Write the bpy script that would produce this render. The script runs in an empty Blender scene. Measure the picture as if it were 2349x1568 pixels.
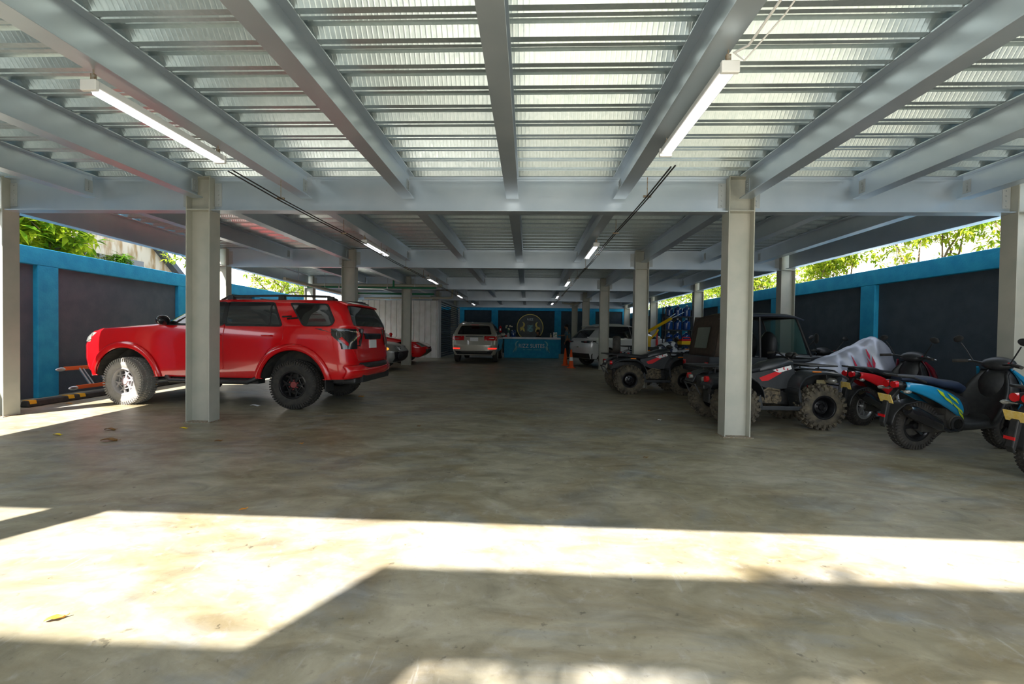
import bpy, bmesh, math, random
from mathutils import Vector, Matrix, noise
R_=math.radians
sc=bpy.context.scene
COL=sc.collection
# ---------------------------------------------------------------- camera
HC=1.3
F_PX=1000.0
cam_d=bpy.data.cameras.new('camera'); cam=bpy.data.objects.new('camera',cam_d); COL.objects.link(cam)
cam_d.sensor_width=36.0; cam_d.sensor_fit='HORIZONTAL'; cam_d.lens=36.0*F_PX/2349.0
cam_d.clip_start=0.05; cam_d.clip_end=400
_F=Vector((1212-1174.5,784-768.6,-F_PX)).normalized()
_U=Vector((.014,1,0)); _U=(_U-_F*_U.dot(_F)).normalized()
_Rt=_F.cross(_U)
_m=Matrix((_Rt,_F,_U))            # rows: world axes seen from the camera
cam.matrix_world=Matrix.Translation((0,0,HC)) @ _m.to_4x4()
sc.camera=cam
# ---------------------------------------------------------------- light
w=bpy.data.worlds.new('World'); sc.world=w; w.use_nodes=True
nt=w.node_tree; nt.nodes.clear()
wo=nt.nodes.new('ShaderNodeOutputWorld'); bg=nt.nodes.new('ShaderNodeBackground')
sky=nt.nodes.new('ShaderNodeTexSky'); sky.sky_type='NISHITA'; sky.sun_disc=False
sky.sun_elevation=R_(47); sky.sun_rotation=R_(213); sky.air_density=1.0; sky.dust_density=2.5; sky.ozone_density=1.0
mx=nt.nodes.new('ShaderNodeMix'); mx.data_type='RGBA'; mx.inputs['Factor'].default_value=.6
hs=nt.nodes.new('ShaderNodeVectorMath'); hs.operation='SCALE'; hs.inputs['Scale'].default_value=.12
nt.links.new(sky.outputs['Color'],hs.inputs[0]); nt.links.new(hs.outputs[0],mx.inputs['A'])
mx.inputs['B'].default_value=(.86,.93,1.0,1)
nt.links.new(mx.outputs['Result'],bg.inputs['Color']); bg.inputs['Strength'].default_value=2.1
nt.links.new(bg.outputs[0],wo.inputs[0])
SUN=Vector((.41,.75,-1)).normalized()
sd=bpy.data.lights.new('sun','SUN'); sd.energy=14.5; sd.angle=R_(.6); sd.color=(1,.945,.905)
so=bpy.data.objects.new('sun',sd); COL.objects.link(so); so.rotation_euler=SUN.to_track_quat('-Z','Y').to_euler(); so.location=(-6,-8,14)
vs=sc.view_settings; vs.view_transform='Standard'; vs.look='None'; vs.gamma=1; vs.use_curve_mapping=False; vs.exposure=.62
# ---------------------------------------------------------------- helpers
def fz(x,y): return .0075*(y-6)-.0065*(x+.8)
def tag(o,label=None,cat=None,group=None,kind=None):
    if label: o['label']=label
    if cat: o['category']=cat
    if group: o['group']=group
    if kind: o['kind']=kind
    return o
def thing(name,label,cat,loc=(0,0,0),rz=0,group=None,tilt=None):
    o=bpy.data.objects.new(name,None); COL.objects.link(o); o.location=loc
    o.rotation_euler=(tilt[0] if tilt else 0,tilt[1] if tilt else 0,rz); o.empty_display_size=.1
    return tag(o,label,cat,group)
def kids(o): return [c for c in bpy.data.objects if c.parent==o]
def dup(root,loc=None,rz=None,label=None,parent=None,group=None):
    def cp(o,par):
        c=o.copy(); COL.objects.link(c); c.parent=par
        for k in kids(o): cp(k,c)
        return c
    c=cp(root,parent)
    if loc is not None: c.location=loc
    if rz is not None: c.rotation_euler=(c.rotation_euler[0],c.rotation_euler[1],rz)
    if label: c['label']=label
    if group: c['group']=group
    return c
_fr=Matrix.Identity(4)
class MB:
    def __init__(s): s.bm=bmesh.new(); s.mi=0; s.T=Matrix.Identity(4)
    def V(s,p): return s.bm.verts.new(s.T@Vector(p))
    def F(s,vs):
        try:
            f=s.bm.faces.new(vs); f.material_index=s.mi; return f
        except ValueError: return None
    def box(s,c,d,rot=None):
        x,y,z=[v/2 for v in d]; M=Matrix.Translation(c)
        if rot is not None: M=M@(rot if isinstance(rot,Matrix) else Matrix.Rotation(rot,4,'Z'))
        v=[s.V(M@Vector((a*x,b*y,e*z))) for a in(-1,1) for b in(-1,1) for e in(-1,1)]
        for q in((0,1,3,2),(4,6,7,5),(0,4,5,1),(2,3,7,6),(0,2,6,4),(1,5,7,3)): s.F([v[i] for i in q])
        return s
    def bb(s,a,b): # box by corners
        return s.box([(a[i]+b[i])/2 for i in range(3)],[abs(b[i]-a[i]) for i in range(3)])
    def tube(s,pts,r,n=10,cap=True,flat=None):
        pts=[Vector(p) for p in pts]; m=len(pts)
        rr=r if isinstance(r,(list,tuple)) else [r]*m
        ring=[]; prev=None
        for i,p in enumerate(pts):
            t=(pts[min(i+1,m-1)]-pts[max(i-1,0)]).normalized()
            if prev is None:
                a=Vector((0,0,1)) if abs(t.z)<.9 else Vector((1,0,0))
            else: a=prev
            b=t.cross(a).normalized(); a=b.cross(t).normalized(); prev=a
            q=[]
            for k in range(n):
                an=2*math.pi*k/n
                e=flat or 1
                q.append(s.V(p+(a*math.cos(an)*e+b*math.sin(an))*rr[i]))
            ring.append(q)
        for i in range(m-1):
            for k in range(n): s.F([ring[i][k],ring[i][(k+1)%n],ring[i+1][(k+1)%n],ring[i+1][k]])
        if cap: s.F(ring[0][::-1]); s.F(ring[-1])
        return s
    def cyl(s,p0,p1,r,r2=None,n=16): return s.tube([p0,p1],[r,r if r2 is None else r2],n)
    def lathe(s,prof,n=32,M=None,closed=False):
        M=M or Matrix.Identity(4); rings=[]
        for (r,z) in prof:
            rings.append([s.V(M@Vector((r*math.cos(2*math.pi*k/n),r*math.sin(2*math.pi*k/n),z))) for k in range(n)])
        m=len(rings)
        for i in range(m if closed else m-1):
            A=rings[i];B=rings[(i+1)%m]
            for k in range(n): s.F([A[k],A[(k+1)%n],B[(k+1)%n],B[k]])
        if not closed:
            s.F(rings[0][::-1]); s.F(rings[-1])
        return s
    def grid(s,fn,nu,nv,cu=False,cv=False):
        g=[[s.V(fn(i/(nu if cu else nu-1),j/(nv if cv else nv-1))) for j in range(nv)] for i in range(nu)]
        for i in range(nu if cu else nu-1):
            for j in range(nv if cv else nv-1):
                s.F([g[i][j],g[(i+1)%nu][j],g[(i+1)%nu][(j+1)%nv],g[i][(j+1)%nv]])
        return g
    def prism(s,poly,d0,d1,plane='xz'):
        def m(a,b,d): return (a,d,b) if plane=='xz' else ((d,a,b) if plane=='yz' else (a,b,d))
        A=[s.V(m(a,b,d0)) for a,b in poly]; B=[s.V(m(a,b,d1)) for a,b in poly]; n=len(poly)
        s.F(A); s.F(B[::-1])
        for i in range(n): s.F([A[i],B[i],B[(i+1)%n],A[(i+1)%n]])
        return s
    def ell(s,c,r,nu=16,nv=10,rot=None):
        M=Matrix.Translation(c)@(rot or Matrix.Identity(4))
        prof=[]
        rings=[]
        for i in range(1,nv):
            t=math.pi*i/nv
            rings.append([s.V(M@Vector((r[0]*math.sin(t)*math.cos(2*math.pi*k/nu),r[1]*math.sin(t)*math.sin(2*math.pi*k/nu),r[2]*math.cos(t)))) for k in range(nu)])
        a=s.V(M@Vector((0,0,r[2]))); b=s.V(M@Vector((0,0,-r[2])))
        for k in range(nu):
            s.F([a,rings[0][k],rings[0][(k+1)%nu]]); s.F([b,rings[-1][(k+1)%nu],rings[-1][k]])
            for i in range(len(rings)-1): s.F([rings[i][k],rings[i+1][k],rings[i+1][(k+1)%nu],rings[i][(k+1)%nu]])
        return s
    def build(s,name,mat,parent=None,smooth=False,bevel=0,weld=False,sub=0,ang=40,solid=0,seg=2):
        if weld: bmesh.ops.remove_doubles(s.bm,verts=s.bm.verts,dist=.0006)
        bmesh.ops.recalc_face_normals(s.bm,faces=s.bm.faces)
        me=bpy.data.meshes.new(name); s.bm.to_mesh(me); s.bm.free()
        for m in (mat if isinstance(mat,(list,tuple)) else [mat]): me.materials.append(m)
        o=bpy.data.objects.new(name,me); COL.objects.link(o)
        if smooth:
            me.polygons.foreach_set('use_smooth',[True]*len(me.polygons))
            if ang<180: me.set_sharp_from_angle(angle=R_(ang))
        if solid:
            q=o.modifiers.new('solid','SOLIDIFY'); q.thickness=solid; q.offset=0
        if bevel:
            q=o.modifiers.new('bevel','BEVEL'); q.width=bevel; q.segments=seg; q.limit_method='ANGLE'; q.angle_limit=R_(35)
        if sub:
            q=o.modifiers.new('sub','SUBSURF'); q.levels=q.render_levels=sub
        if parent: o.parent=parent
        return o
# ---------------------------------------------------------------- materials
def mat(name,c,rough=.5,metal=0,coat=0,c2=None,scale=8,det=4,bump=0,bscale=60,emit=None,es=1,alpha=1,trans=0,rvar=0,spec=.5,thr=(.35,.65),stretch=None,ior=1.45):
    m=bpy.data.materials.new(name); m.use_nodes=True; n=m.node_tree; b=n.nodes['Principled BSDF']
    b.inputs['Base Color'].default_value=(*c,1); b.inputs['Roughness'].default_value=rough; b.inputs['Metallic'].default_value=metal
    b.inputs['Coat Weight'].default_value=coat; b.inputs['Coat Roughness'].default_value=.04; b.inputs['IOR'].default_value=ior
    b.inputs['Specular IOR Level'].default_value=spec
    b.inputs['Transmission Weight'].default_value=trans; b.inputs['Alpha'].default_value=alpha
    if emit: b.inputs['Emission Color'].default_value=(*emit,1); b.inputs['Emission Strength'].default_value=es
    tc=n.nodes.new('ShaderNodeTexCoord'); src=tc.outputs['Object']
    if stretch:
        mp=n.nodes.new('ShaderNodeMapping'); mp.inputs['Scale'].default_value=stretch; n.links.new(src,mp.inputs[0]); src=mp.outputs[0]
    if c2 is not None or rvar:
        t=n.nodes.new('ShaderNodeTexNoise'); t.inputs['Scale'].default_value=scale; t.inputs['Detail'].default_value=det
        n.links.new(src,t.inputs['Vector'])
        if c2 is not None:
            r=n.nodes.new('ShaderNodeValToRGB'); r.color_ramp.elements[0].position=thr[0]; r.color_ramp.elements[1].position=thr[1]
            r.color_ramp.elements[0].color=(*c,1); r.color_ramp.elements[1].color=(*c2,1)
            n.links.new(t.outputs['Fac'],r.inputs[0]); n.links.new(r.outputs[0],b.inputs['Base Color'])
        if rvar:
            q=n.nodes.new('ShaderNodeMapRange'); q.inputs['To Min'].default_value=max(0,rough-rvar); q.inputs['To Max'].default_value=min(1,rough+rvar)
            n.links.new(t.outputs['Fac'],q.inputs['Value']); n.links.new(q.outputs[0],b.inputs['Roughness'])
    if bump:
        t2=n.nodes.new('ShaderNodeTexNoise'); t2.inputs['Scale'].default_value=bscale; t2.inputs['Detail'].default_value=3
        n.links.new(src,t2.inputs['Vector'])
        bp=n.nodes.new('ShaderNodeBump'); bp.inputs['Strength'].default_value=bump; bp.inputs['Distance'].default_value=.01
        n.links.new(t2.outputs['Fac'],bp.inputs['Height']); n.links.new(bp.outputs[0],b.inputs['Normal'])
    return m
def floor_mat():
    m=bpy.data.materials.new('polished concrete'); m.use_nodes=True; n=m.node_tree; L=n.links.new; b=n.nodes['Principled BSDF']
    tc=n.nodes.new('ShaderNodeTexCoord')
    def nz(s,d,st=(1,1,1),dist=0):
        mp=n.nodes.new('ShaderNodeMapping'); mp.inputs['Scale'].default_value=st; L(tc.outputs['Object'],mp.inputs[0])
        t=n.nodes.new('ShaderNodeTexNoise'); t.inputs['Scale'].default_value=s; t.inputs['Detail'].default_value=d; t.inputs['Roughness'].default_value=.62; t.inputs['Distortion'].default_value=dist
        L(mp.outputs[0],t.inputs['Vector']); return t.outputs['Fac']
    def ramp(f,a,ca,bb,cb):
        r=n.nodes.new('ShaderNodeValToRGB'); e=r.color_ramp.elements; e[0].position=a; e[0].color=ca; e[1].position=bb; e[1].color=cb; L(f,r.inputs[0]); return r.outputs[0]
    def mixc(f,A,B,mode='MIX'):
        x=n.nodes.new('ShaderNodeMix'); x.data_type='RGBA'; x.blend_type=mode
        if isinstance(f,float): x.inputs['Factor'].default_value=f
        else: L(f,x.inputs['Factor'])
        for k,v in(('A',A),('B',B)):
            if isinstance(v,tuple): x.inputs[k].default_value=v
            else: L(v,x.inputs[k])
        return x.outputs['Result']
    b0=ramp(nz(.55,6,(1,1.4,1),.6),.3,(.225,.195,.115,1),.7,(.41,.385,.30,1))
    blu=ramp(nz(.9,9,(.8,1.5,1),1.2),.50,(0,0,0,1),.68,(.85,.85,.85,1))
    base=mixc(blu,b0,(.245,.265,.27,1))
    brown=ramp(nz(.8,8,(1,1.6,1),1.0),.47,(0,0,0,1),.66,(1,1,1,1))
    c=mixc(brown,base,(.20,.145,.065,1)) 
    c2=mixc(.6,base,c)
    sp=ramp(nz(9,10,(1,1,1),.4),.56,(0,0,0,1),.80,(.8,.8,.8,1))
    c3=mixc(sp,c2,(.42,.40,.36,1))
    dk=ramp(nz(28,6),.60,(0,0,0,1),.72,(1,1,1,1))
    c4=mixc(dk,c3,(.12,.10,.08,1)); 
    dif=mixc(.4,c3,c4)
    scr=ramp(nz(2.2,12,(9,1.2,1),.2),.64,(0,0,0,1),.70,(.35,.35,.35,1))
    fin=mixc(scr,dif,(.46,.45,.42,1))
    mot=ramp(nz(3.2,12,(.8,1.5,1),.8),.30,(.62,.62,.60,1),.70,(1.22,1.22,1.22,1))
    fin=mixc(1.0,fin,mot,'MULTIPLY')
    spk=ramp(nz(14,5,(1,1,1),.3),.66,(1,1,1,1),.70,(.45,.45,.45,1))
    fin=mixc(.8,fin,spk,'MULTIPLY')
    L(fin,b.inputs['Base Color'])
    rr=n.nodes.new('ShaderNodeMapRange'); rr.inputs['To Min'].default_value=.28; rr.inputs['To Max'].default_value=.62
    L(nz(1.3,7,(1,1,1),.5),rr.inputs['Value']); L(rr.outputs[0],b.inputs['Roughness'])
    bp=n.nodes.new('ShaderNodeBump'); bp.inputs['Strength'].default_value=.25; bp.inputs['Distance'].default_value=.004
    L(nz(45,8),bp.inputs['Height']); L(bp.outputs[0],b.inputs['Normal'])
    return m
def deck_mat():
    m=bpy.data.materials.new('galvanised steel deck'); m.use_nodes=True; n=m.node_tree; L=n.links.new; b=n.nodes['Principled BSDF']
    b.inputs['Metallic'].default_value=.82
    tc=n.nodes.new('ShaderNodeTexCoord')
    v=n.nodes.new('ShaderNodeTexVoronoi'); v.inputs['Scale'].default_value=34; L(tc.outputs['Object'],v.inputs['Vector'])
    r=n.nodes.new('ShaderNodeMapRange'); r.inputs['From Max'].default_value=1; r.inputs['To Min'].default_value=.30; r.inputs['To Max'].default_value=.38
    sp=n.nodes.new('ShaderNodeSeparateColor'); L(v.outputs['Color'],sp.inputs[0]); L(sp.outputs[0],r.inputs['Value']); L(r.outputs[0],b.inputs['Roughness'])
    cr=n.nodes.new('ShaderNodeValToRGB'); cr.color_ramp.elements[0].color=(.66,.77,.80,1); cr.color_ramp.elements[1].color=(.74,.84,.87,1)
    L(sp.outputs[1],cr.inputs[0]); L(cr.outputs[0],b.inputs['Base Color'])
    # embossed dimples on the sloping webs
    wv=n.nodes.new('ShaderNodeTexWave'); wv.wave_type='BANDS'; wv.bands_direction='X'; wv.inputs['Scale'].default_value=8; wv.inputs['Distortion'].default_value=0
    L(tc.outputs['Object'],wv.inputs['Vector'])
    g=n.nodes.new('ShaderNodeNewGeometry'); s=n.nodes.new('ShaderNodeSeparateXYZ'); L(g.outputs['True Normal'],s.inputs[0])
    a=n.nodes.new('ShaderNodeMath'); a.operation='ABSOLUTE'; L(s.outputs['Y'],a.inputs[0])
    gt=n.nodes.new('ShaderNodeMath'); gt.operation='GREATER_THAN'; gt.inputs[1].default_value=.3; L(a.outputs[0],gt.inputs[0])
    pw=n.nodes.new('ShaderNodeMath'); pw.operation='POWER'; pw.inputs[1].default_value=6; L(wv.outputs['Fac'],pw.inputs[0])
    mu=n.nodes.new('ShaderNodeMath'); mu.operation='MULTIPLY'; L(pw.outputs[0],mu.inputs[0]); L(gt.outputs[0],mu.inputs[1])
    bp=n.nodes.new('ShaderNodeBump'); bp.inputs['Strength'].default_value=.3; bp.inputs['Distance'].default_value=.003; L(mu.outputs[0],bp.inputs['Height']); L(bp.outputs[0],b.inputs['Normal'])
    return m
M={}
M['floor']=floor_mat(); M['deck']=deck_mat()
M['steel']=mat('grey painted steel',(.46,.50,.52),.36,.25,c2=(.52,.55,.56),scale=3,rvar=.08)
M['steelbeam']=mat('grey steel beam paint',(.58,.66,.74),.34,.72,c2=(.64,.71,.78),scale=2.5,rvar=.08)
M['col']=mat('column paint',(.42,.43,.37),.42,.1,c2=(.50,.49,.42),scale=3)
M['rust']=mat('rusty bolt steel',(.25,.16,.08),.7,.3,c2=(.4,.38,.33),scale=60)
M['blue']=mat('blue wall paint',(.010,.27,.50),.75,c2=(.02,.34,.56),scale=5,bump=.5,bscale=30)
M['char']=mat('charcoal wall plaster',(.066,.088,.110),.85,c2=(.085,.105,.128),scale=4,bump=.5,bscale=45)
M['char2']=mat('darker bluish wall plaster',(.040,.058,.075),.85,c2=(.055,.072,.09),scale=4,bump=.5,bscale=45)  # darker, bluer version of the charcoal, on the right and back walls
M['conc']=mat('raw concrete',(.40,.38,.34),.85,c2=(.5,.48,.44),scale=3)
M['blk']=mat('black plastic',(.018,.019,.02),.42,c2=(.03,.03,.03),scale=20)
M['blkg']=mat('gloss black',(.012,.012,.014),.12,coat=.6)
M['rub']=mat('tyre rubber',(.028,.027,.025),.78,c2=(.05,.045,.038),scale=14)
M['mud']=mat('muddy tyre rubber',(.045,.040,.032),.9,c2=(.13,.11,.075),scale=9)
M['dust']=mat('dusty tyre rubber',(.26,.25,.22),.9,c2=(.34,.32,.29),scale=10)
M['chrome']=mat('chrome',(.75,.76,.78),.12,1)
M['alu']=mat('aluminium',(.62,.63,.64),.35,.9)
M['wht']=mat('white enamel',(.80,.80,.78),.4)
M['tube']=mat('lit fluorescent tube',(1,1,1),.5,emit=(.9,.93,1.0),es=3.6)
# ================================================================ the building
def XL(y): return -8.80-.048*(y-7.2)      # inner face of the left wall
def XR(y): return 7.15-.045*(y-7)      # inner face of the right wall
def CL(y): return -7.6-.07*(y-6)       # outer column lines
def CR(y): return 6.47-.025*(y-6)
ROWS=[6.0,11.05,16.3,21.5,26.7]
b=MB(); nx,ny=12,20
b.grid(lambda u,v:(-14+30*u,-16+46*v,fz(-14+30*u,-16+46*v)),nx,ny)
tag(b.build('floor',M['floor']),kind='structure')
# steel deck ceiling with a concrete topping
prof=[(0,.062),(.045,0),(.098,0),(.108,.012),(.118,0),(.155,0),(.200,.062),(.240,.062),(.245,.056),(.262,.056),(.267,.062),(.305,.062)]
b=MB(); pts=[]; y=.38
while y<27.5:
    for a,z in prof[:-1]:
        if y+a<27.6: pts.append((y+a,3.444+z))
    y+=.305
pts.append((27.6,3.506))
A=[b.V((CL(p[0])-.25,p[0],p[1])) for p in pts]; B=[b.V((CR(p[0])+.2,p[0],p[1])) for p in pts]
for i in range(len(pts)-1): b.F([A[i],B[i],B[i+1],A[i+1]])
b.mi=1
T=[b.V((CL(.38)-.25,.38,3.74)),b.V((CR(.38)+.2,.38,3.74)),b.V((CR(27.6)+.2,27.6,3.74)),b.V((CL(27.6)-.25,27.6,3.74))]
b.F(T); b.F([A[0],B[0],T[1],T[0]]); b.F([A[-1],B[-1],T[2],T[3]]); b.F(A+[T[3],T[0]]); b.F(B+[T[2],T[1]])
tag(b.build('ceiling',[M['deck'],M['conc']]),kind='structure')
# walls with blue pilasters and a blue head beam round charcoal panels
def wall(name,P0,P1,h,pil,inward,hz=.31,pw=.36,zb=0,pm='char'):
    P0=Vector(P0); P1=Vector(P1); d=(P1-P0); Ln=d.length; d.normalize(); nrm=Vector((-d.y,d.x))*inward
    b=MB(); ang=math.atan2(d.y,d.x)
    def seg(t0,t1,z0,z1,o0,o1,mi):
        c=P0+d*((t0+t1)/2)+nrm*((o0+o1)/2); b.mi=mi
        b.box((c.x,c.y,(z0+z1)/2),(t1-t0,abs(o1-o0),z1-z0),ang)
    seg(0,Ln,zb-.3,h-.02,-.18,0,1)
    seg(0,Ln,h-hz,h,-.2,.09,0)
    for t in pil: seg(t-pw/2,t+pw/2,zb-.3,h-hz+.001,-.02,.088,0)
    return tag(b.build(name,[M['blue'],M[pm]],bevel=.012),kind='structure')
wall('wall_left',(XL(-2),-2),(XL(27.6),27.6),2.74,[9.63+3.32*k for k in(-2,-1,0,1,2,3,4,5)],-1)
wall('wall_right',(XR(-2),-2),(XR(27.6),27.6),2.72,[11.27+3.13*k for k in(-2,-1,0,1,2,3,4,5)],1,pm='char2')
wall('wall_back',(-9.9,27.75),(6.3,27.75),3.27,[1.0,3.0,5.6,7.75,11.75,13.9,16],-1,hz=.42,pw=.42,pm='char2')
# unseen wall added behind the viewer to shape the floor shadows: solid on the left, a high fascia over the opening
b=MB(); b.bb((-9.5,-2.12,-.2),(-2.53,-2.0,5.01)); b.bb((-3.24,-2.12,5.01),(-2.53,-2.0,5.11)); b.bb((-3.24,-2.12,5.11),(8.6,-2.0,5.90)); b.bb((7.4,-2.12,-.2),(8.6,-2.0,5.11))
tag(b.build('wall_front_blocker',M['conc']),kind='structure')
ORD=['first','second','third','fourth','fifth','sixth','seventh','eighth','ninth','tenth']
# H columns
def column(name,x,y,top,label,wd=.34,dp=.21,rz=0,zg=None):
    t=thing(name,label,'column',(x,y,fz(x,y)-.005),rz,'steel columns of the car park'); H=top-fz(x,y)
    b=MB(); tk=.014
    for s in(-1,1): b.bb((s*wd/2,-dp/2,0),(s*(wd/2-tk),dp/2,H))
    b.bb((-wd/2+tk,-.006,0),(wd/2-tk,.006,H))
    b.build('shaft',M['col'],t,bevel=.003)
    b=MB()
    for z in(H-.47,H-.02): 
        b.bb((-wd/2+tk,-dp/2,z),(wd/2-tk,-.006,z+.014)); b.bb((-wd/2+tk,.006,z),(wd/2-tk,dp/2,z+.014))
    b.build('stiffener_plate',M['col'],t)
    b=MB(); b.bb((-wd/2-.03,-dp/2-.03,0),(wd/2+.03,dp/2+.03,.012)); b.build('base_plate',M['rust'],t)
    return t
colx={'l':-4.60,'r':2.80}
rn=['front','second','third','fourth','rearmost']
desc={'l0':'grey steel H column standing in front of the red off-road car','l1':'grey steel H column behind the tailgate of the red off-road car','l2':'grey steel H column at the nose of the battered silver sedan',
 'r0':'large grey steel H column in front of the nearer quad bike','r1':'grey steel H column rising behind the farther quad bike','r2':'grey steel H column in front of the white crossover',
 'r3':'slim grey steel H column behind the white crossover roof, nearer one','r4':'slim grey steel H column against the back wall right of the reception','l3':'grey steel H column behind the edge of the white metal fence','l4':'grey steel H column at the back wall left of the silver car'}
for k in range(5):
    for s in'lr': column('steel_column',colx[s],ROWS[k],3.45,desc[s+str(k)])
    a='left' if k else 'left'
    column('steel_column',CL(ROWS[k]),ROWS[k],3.45,'pale outer steel column beside the left blue wall, %s in depth'%ORD[k])
    column('steel_column',CR(ROWS[k]),ROWS[k],3.45,'pale outer steel column beside the right blue wall, %s in depth'%ORD[k])
for s in'lr': column('steel_column',-4.73 if s=='l' else 2.8,.265,3.745,'steel column at the open street front, %s of the viewer'%('left' if s=='l' else 'right'))
# I beams
def ibeam(name,p0,p1,zt,dep,fw,m,label,cat,group,bolts=True):
    p0=Vector(p0);p1=Vector(p1); d=p1-p0; L=d.length; c=(p0+p1)/2; ang=math.atan2(d.y,d.x)
    t=thing(name,label,cat,(c.x,c.y,zt-dep),ang,group); b=MB(); tf=.013
    b.bb((-L/2,-fw/2,0),(L/2,fw/2,tf)); b.bb((-L/2,-fw/2,dep-tf),(L/2,fw/2,dep)); b.bb((-L/2,-.005,tf),(L/2,.005,dep-tf))
    b.build('beam_section',m,t,bevel=.002)
    if bolts:
        for s in(-1,1):
            b=MB(); a_=s*(L/2-.005); x0,x1=sorted((a_,a_-s*.10)); b.bb((x0,-.013,.07),(x1,.013,dep-.07))
            for q in range(5):
                z=.1+(dep-.2)*q/4; b.cyl((s*(L/2-.06),-.024,z),(s*(L/2-.06),.024,z),.011,n=6)
            b.build('bolted_plate',M['steel'],t)
    return t
JX=[-6.13,-4.60,-3.07,-1.66,-.24,1.19,2.84,4.31,5.62]
bayn=['front bay','second bay','third bay','fourth bay','rear bay']
for k,y in enumerate(ROWS):
    xs=[(CL(y)+.17,-4.60-.17),(-4.60+.17,2.80-.17),(2.80+.17,CR(y)-.17)]
    for j,(a,c) in enumerate(xs):
        ibeam('steel_girder',(a,y,0),(c,y,0),3.442,.468,.17,M['steelbeam'],'deep grey steel cross girder on the %s row of columns, %s span'%(['front','second','third','fourth','rearmost'][k],['left','middle','right'][j]),'beam','cross girders')
for k in range(5):
    y0=.70 if k==0 else ROWS[k-1]; y1=ROWS[k]
    for j,x in enumerate(JX):
        a=y0+(.0 if k==0 else .09); c=y1-.09
        if j in(1,6):
            a=y0+(0 if k==0 else .11); c=y1-.11
        ibeam('steel_joist',(x,a,0),(x,c,0),3.442,.306,.165,M['steelbeam'],'grey steel joist under the deck of the %s, %s counted from the left'%(bayn[k],ORD[j]),'beam','roof joists',bolts=k<3)
    for s,f in(('left',CL),('right',CR)):
        ibeam('steel_joist',(f(y0),y0+.12,0),(f(y1),y1-.12,0),3.442,.44,.17,M['steelbeam'],'grey steel edge beam along the %s side of the %s'%(s,bayn[k]),'beam','roof edge beams',bolts=False)
# light fittings, two rows, hung on rods with a conduit between them
def light_fix(x,y0,y1,z,label,rz=0,drop=.25):
    L=y1-y0
    t=thing('light_fitting',label,'ceiling light',(x,(y0+y1)/2,z),rz,'twin tube light fittings')
    b=MB(); b.prism([(-.055,.0),(-.04,.055),(.04,.055),(.055,0),(.05,-.004),(-.05,-.004)],-L/2,L/2,'xz'); b.build('housing',M['wht'],t,bevel=.003)
    for s in(-1,1):
        b=MB(); b.box((0,s*(L/2+.008),.01),(.115,.03,.075)); b.build('end_cap',M['wht'],t,bevel=.005)
    for s in(-1,1):
        b=MB(); b.cyl((s*.021,-L/2+.04,-.020),(s*.021,L/2-.04,-.020),.010,n=10); b.build('lamp_tube',M['tube'],t,smooth=True)
    for s in(-1,1):
        b=MB(); b.cyl((0,s*(L/2-.02),.05),(0,s*(L/2-.02),3.136-z),.005,n=6); b.box((0,s*(L/2-.02),.085),(.03,.02,.04)); b.build('hanging_rod',M['rust'],t)
    return t
fx_l=[(2.98,4.26),(8.1,9.4),(13.3,14.6),(18.8,20.1),(23.6,24.9)]
wh=['nearest','second','third','fourth','farthest']
for k,(a,c) in enumerate(fx_l): light_fix(-3.1,a,c,3.0,'lit twin tube light fitting of the left row, %s from the street'%wh[k])
fx_r=[(2.84,4.12),(8.25,9.55),(13.6,14.9),(18.6,19.9),(22.6,23.9)]
for k,(a,c) in enumerate(fx_r): light_fix(1.25,a,c,3.0,'lit twin tube light fitting of the right row, %s from the street'%wh[k])
def conduit(x,z,ys,label,dz=.03):
    t=thing('electrical_conduit',label,'conduit',(x,ys[0],z))
    b=MB()
    for o in(-.02,.02):
        b.tube([(o,y-ys[0],-dz*math.sin(i*1.3)*.5+o*.3) for i,y in enumerate(ys)],.008,6)
    b.build('pipe',M['blk'],t,smooth=True)
    for y in ys[1:-1:2]:
        b=MB(); b.cyl((0,y-ys[0],-.01),(0,y-ys[0],3.134-z),.005,n=6); b.box((0,y-ys[0],0),(.09,.02,.02)); b.build('hanger',M['rust'],t)
conduit(-3.02,2.915,[4.3+.9*k for k in range(24)],'black conduit run hanging along the left row of lights')
conduit(1.345,2.915,[4.2+.9*k for k in range(22)],'black conduit run hanging along the right row of lights')
b=MB(); b.tube([(1.36,2.0,3.12),(1.33,2.4,3.12),(1.30,2.7,3.06),(1.26,2.80,3.08)],.008,8); b.tube([(1.40,2.2,3.14),(1.40,2.5,3.10),(1.30,2.75,3.0),(1.26,2.81,3.09)],.005,8)
tag(b.build('power_cable',M['wht'],smooth=True),'loose white power cable looped into the nearest right light fitting','cable')
# ================================================================ vehicle framework
M['red']=mat('red car paint',(.66,.003,.006),.18,.0,coat=1,spec=.5,c2=(.66,.006,.01),scale=2)
M['glass']=mat('tinted car glass',(.012,.014,.015),.03,0,coat=1,spec=.8)
M['silver']=mat('champagne silver paint',(.42,.40,.33),.32,.25,coat=1)
M['oldsilver']=mat('worn silver paint',(.30,.30,.29),.35,.5,coat=.5,c2=(.40,.40,.38),scale=5)
M['whp']=mat('pearl white paint',(.68,.70,.70),.25,.1,coat=1)
M['lens']=mat('red lamp lens',(.55,.006,.01),.12,coat=1)
M['lensd']=mat('smoked lamp lens',(.02,.018,.018),.1,coat=1)
M['amber']=mat('amber lamp lens',(.9,.25,.02),.15,coat=1)
M['clear']=mat('clear headlamp lens',(.30,.30,.27),.12,.3,coat=1)
M['plate']=mat('white licence plate',(.8,.8,.8),.4)
M['yplate']=mat('yellow licence plate',(.75,.50,.08),.4,c2=(.8,.62,.25),scale=30)
M['liner']=mat('wheel arch liner',(.03,.03,.028),.9,c2=(.06,.055,.045),scale=8)
M['rimb']=mat('black alloy rim',(.02,.02,.022),.3,.5,coat=.4)
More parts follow.
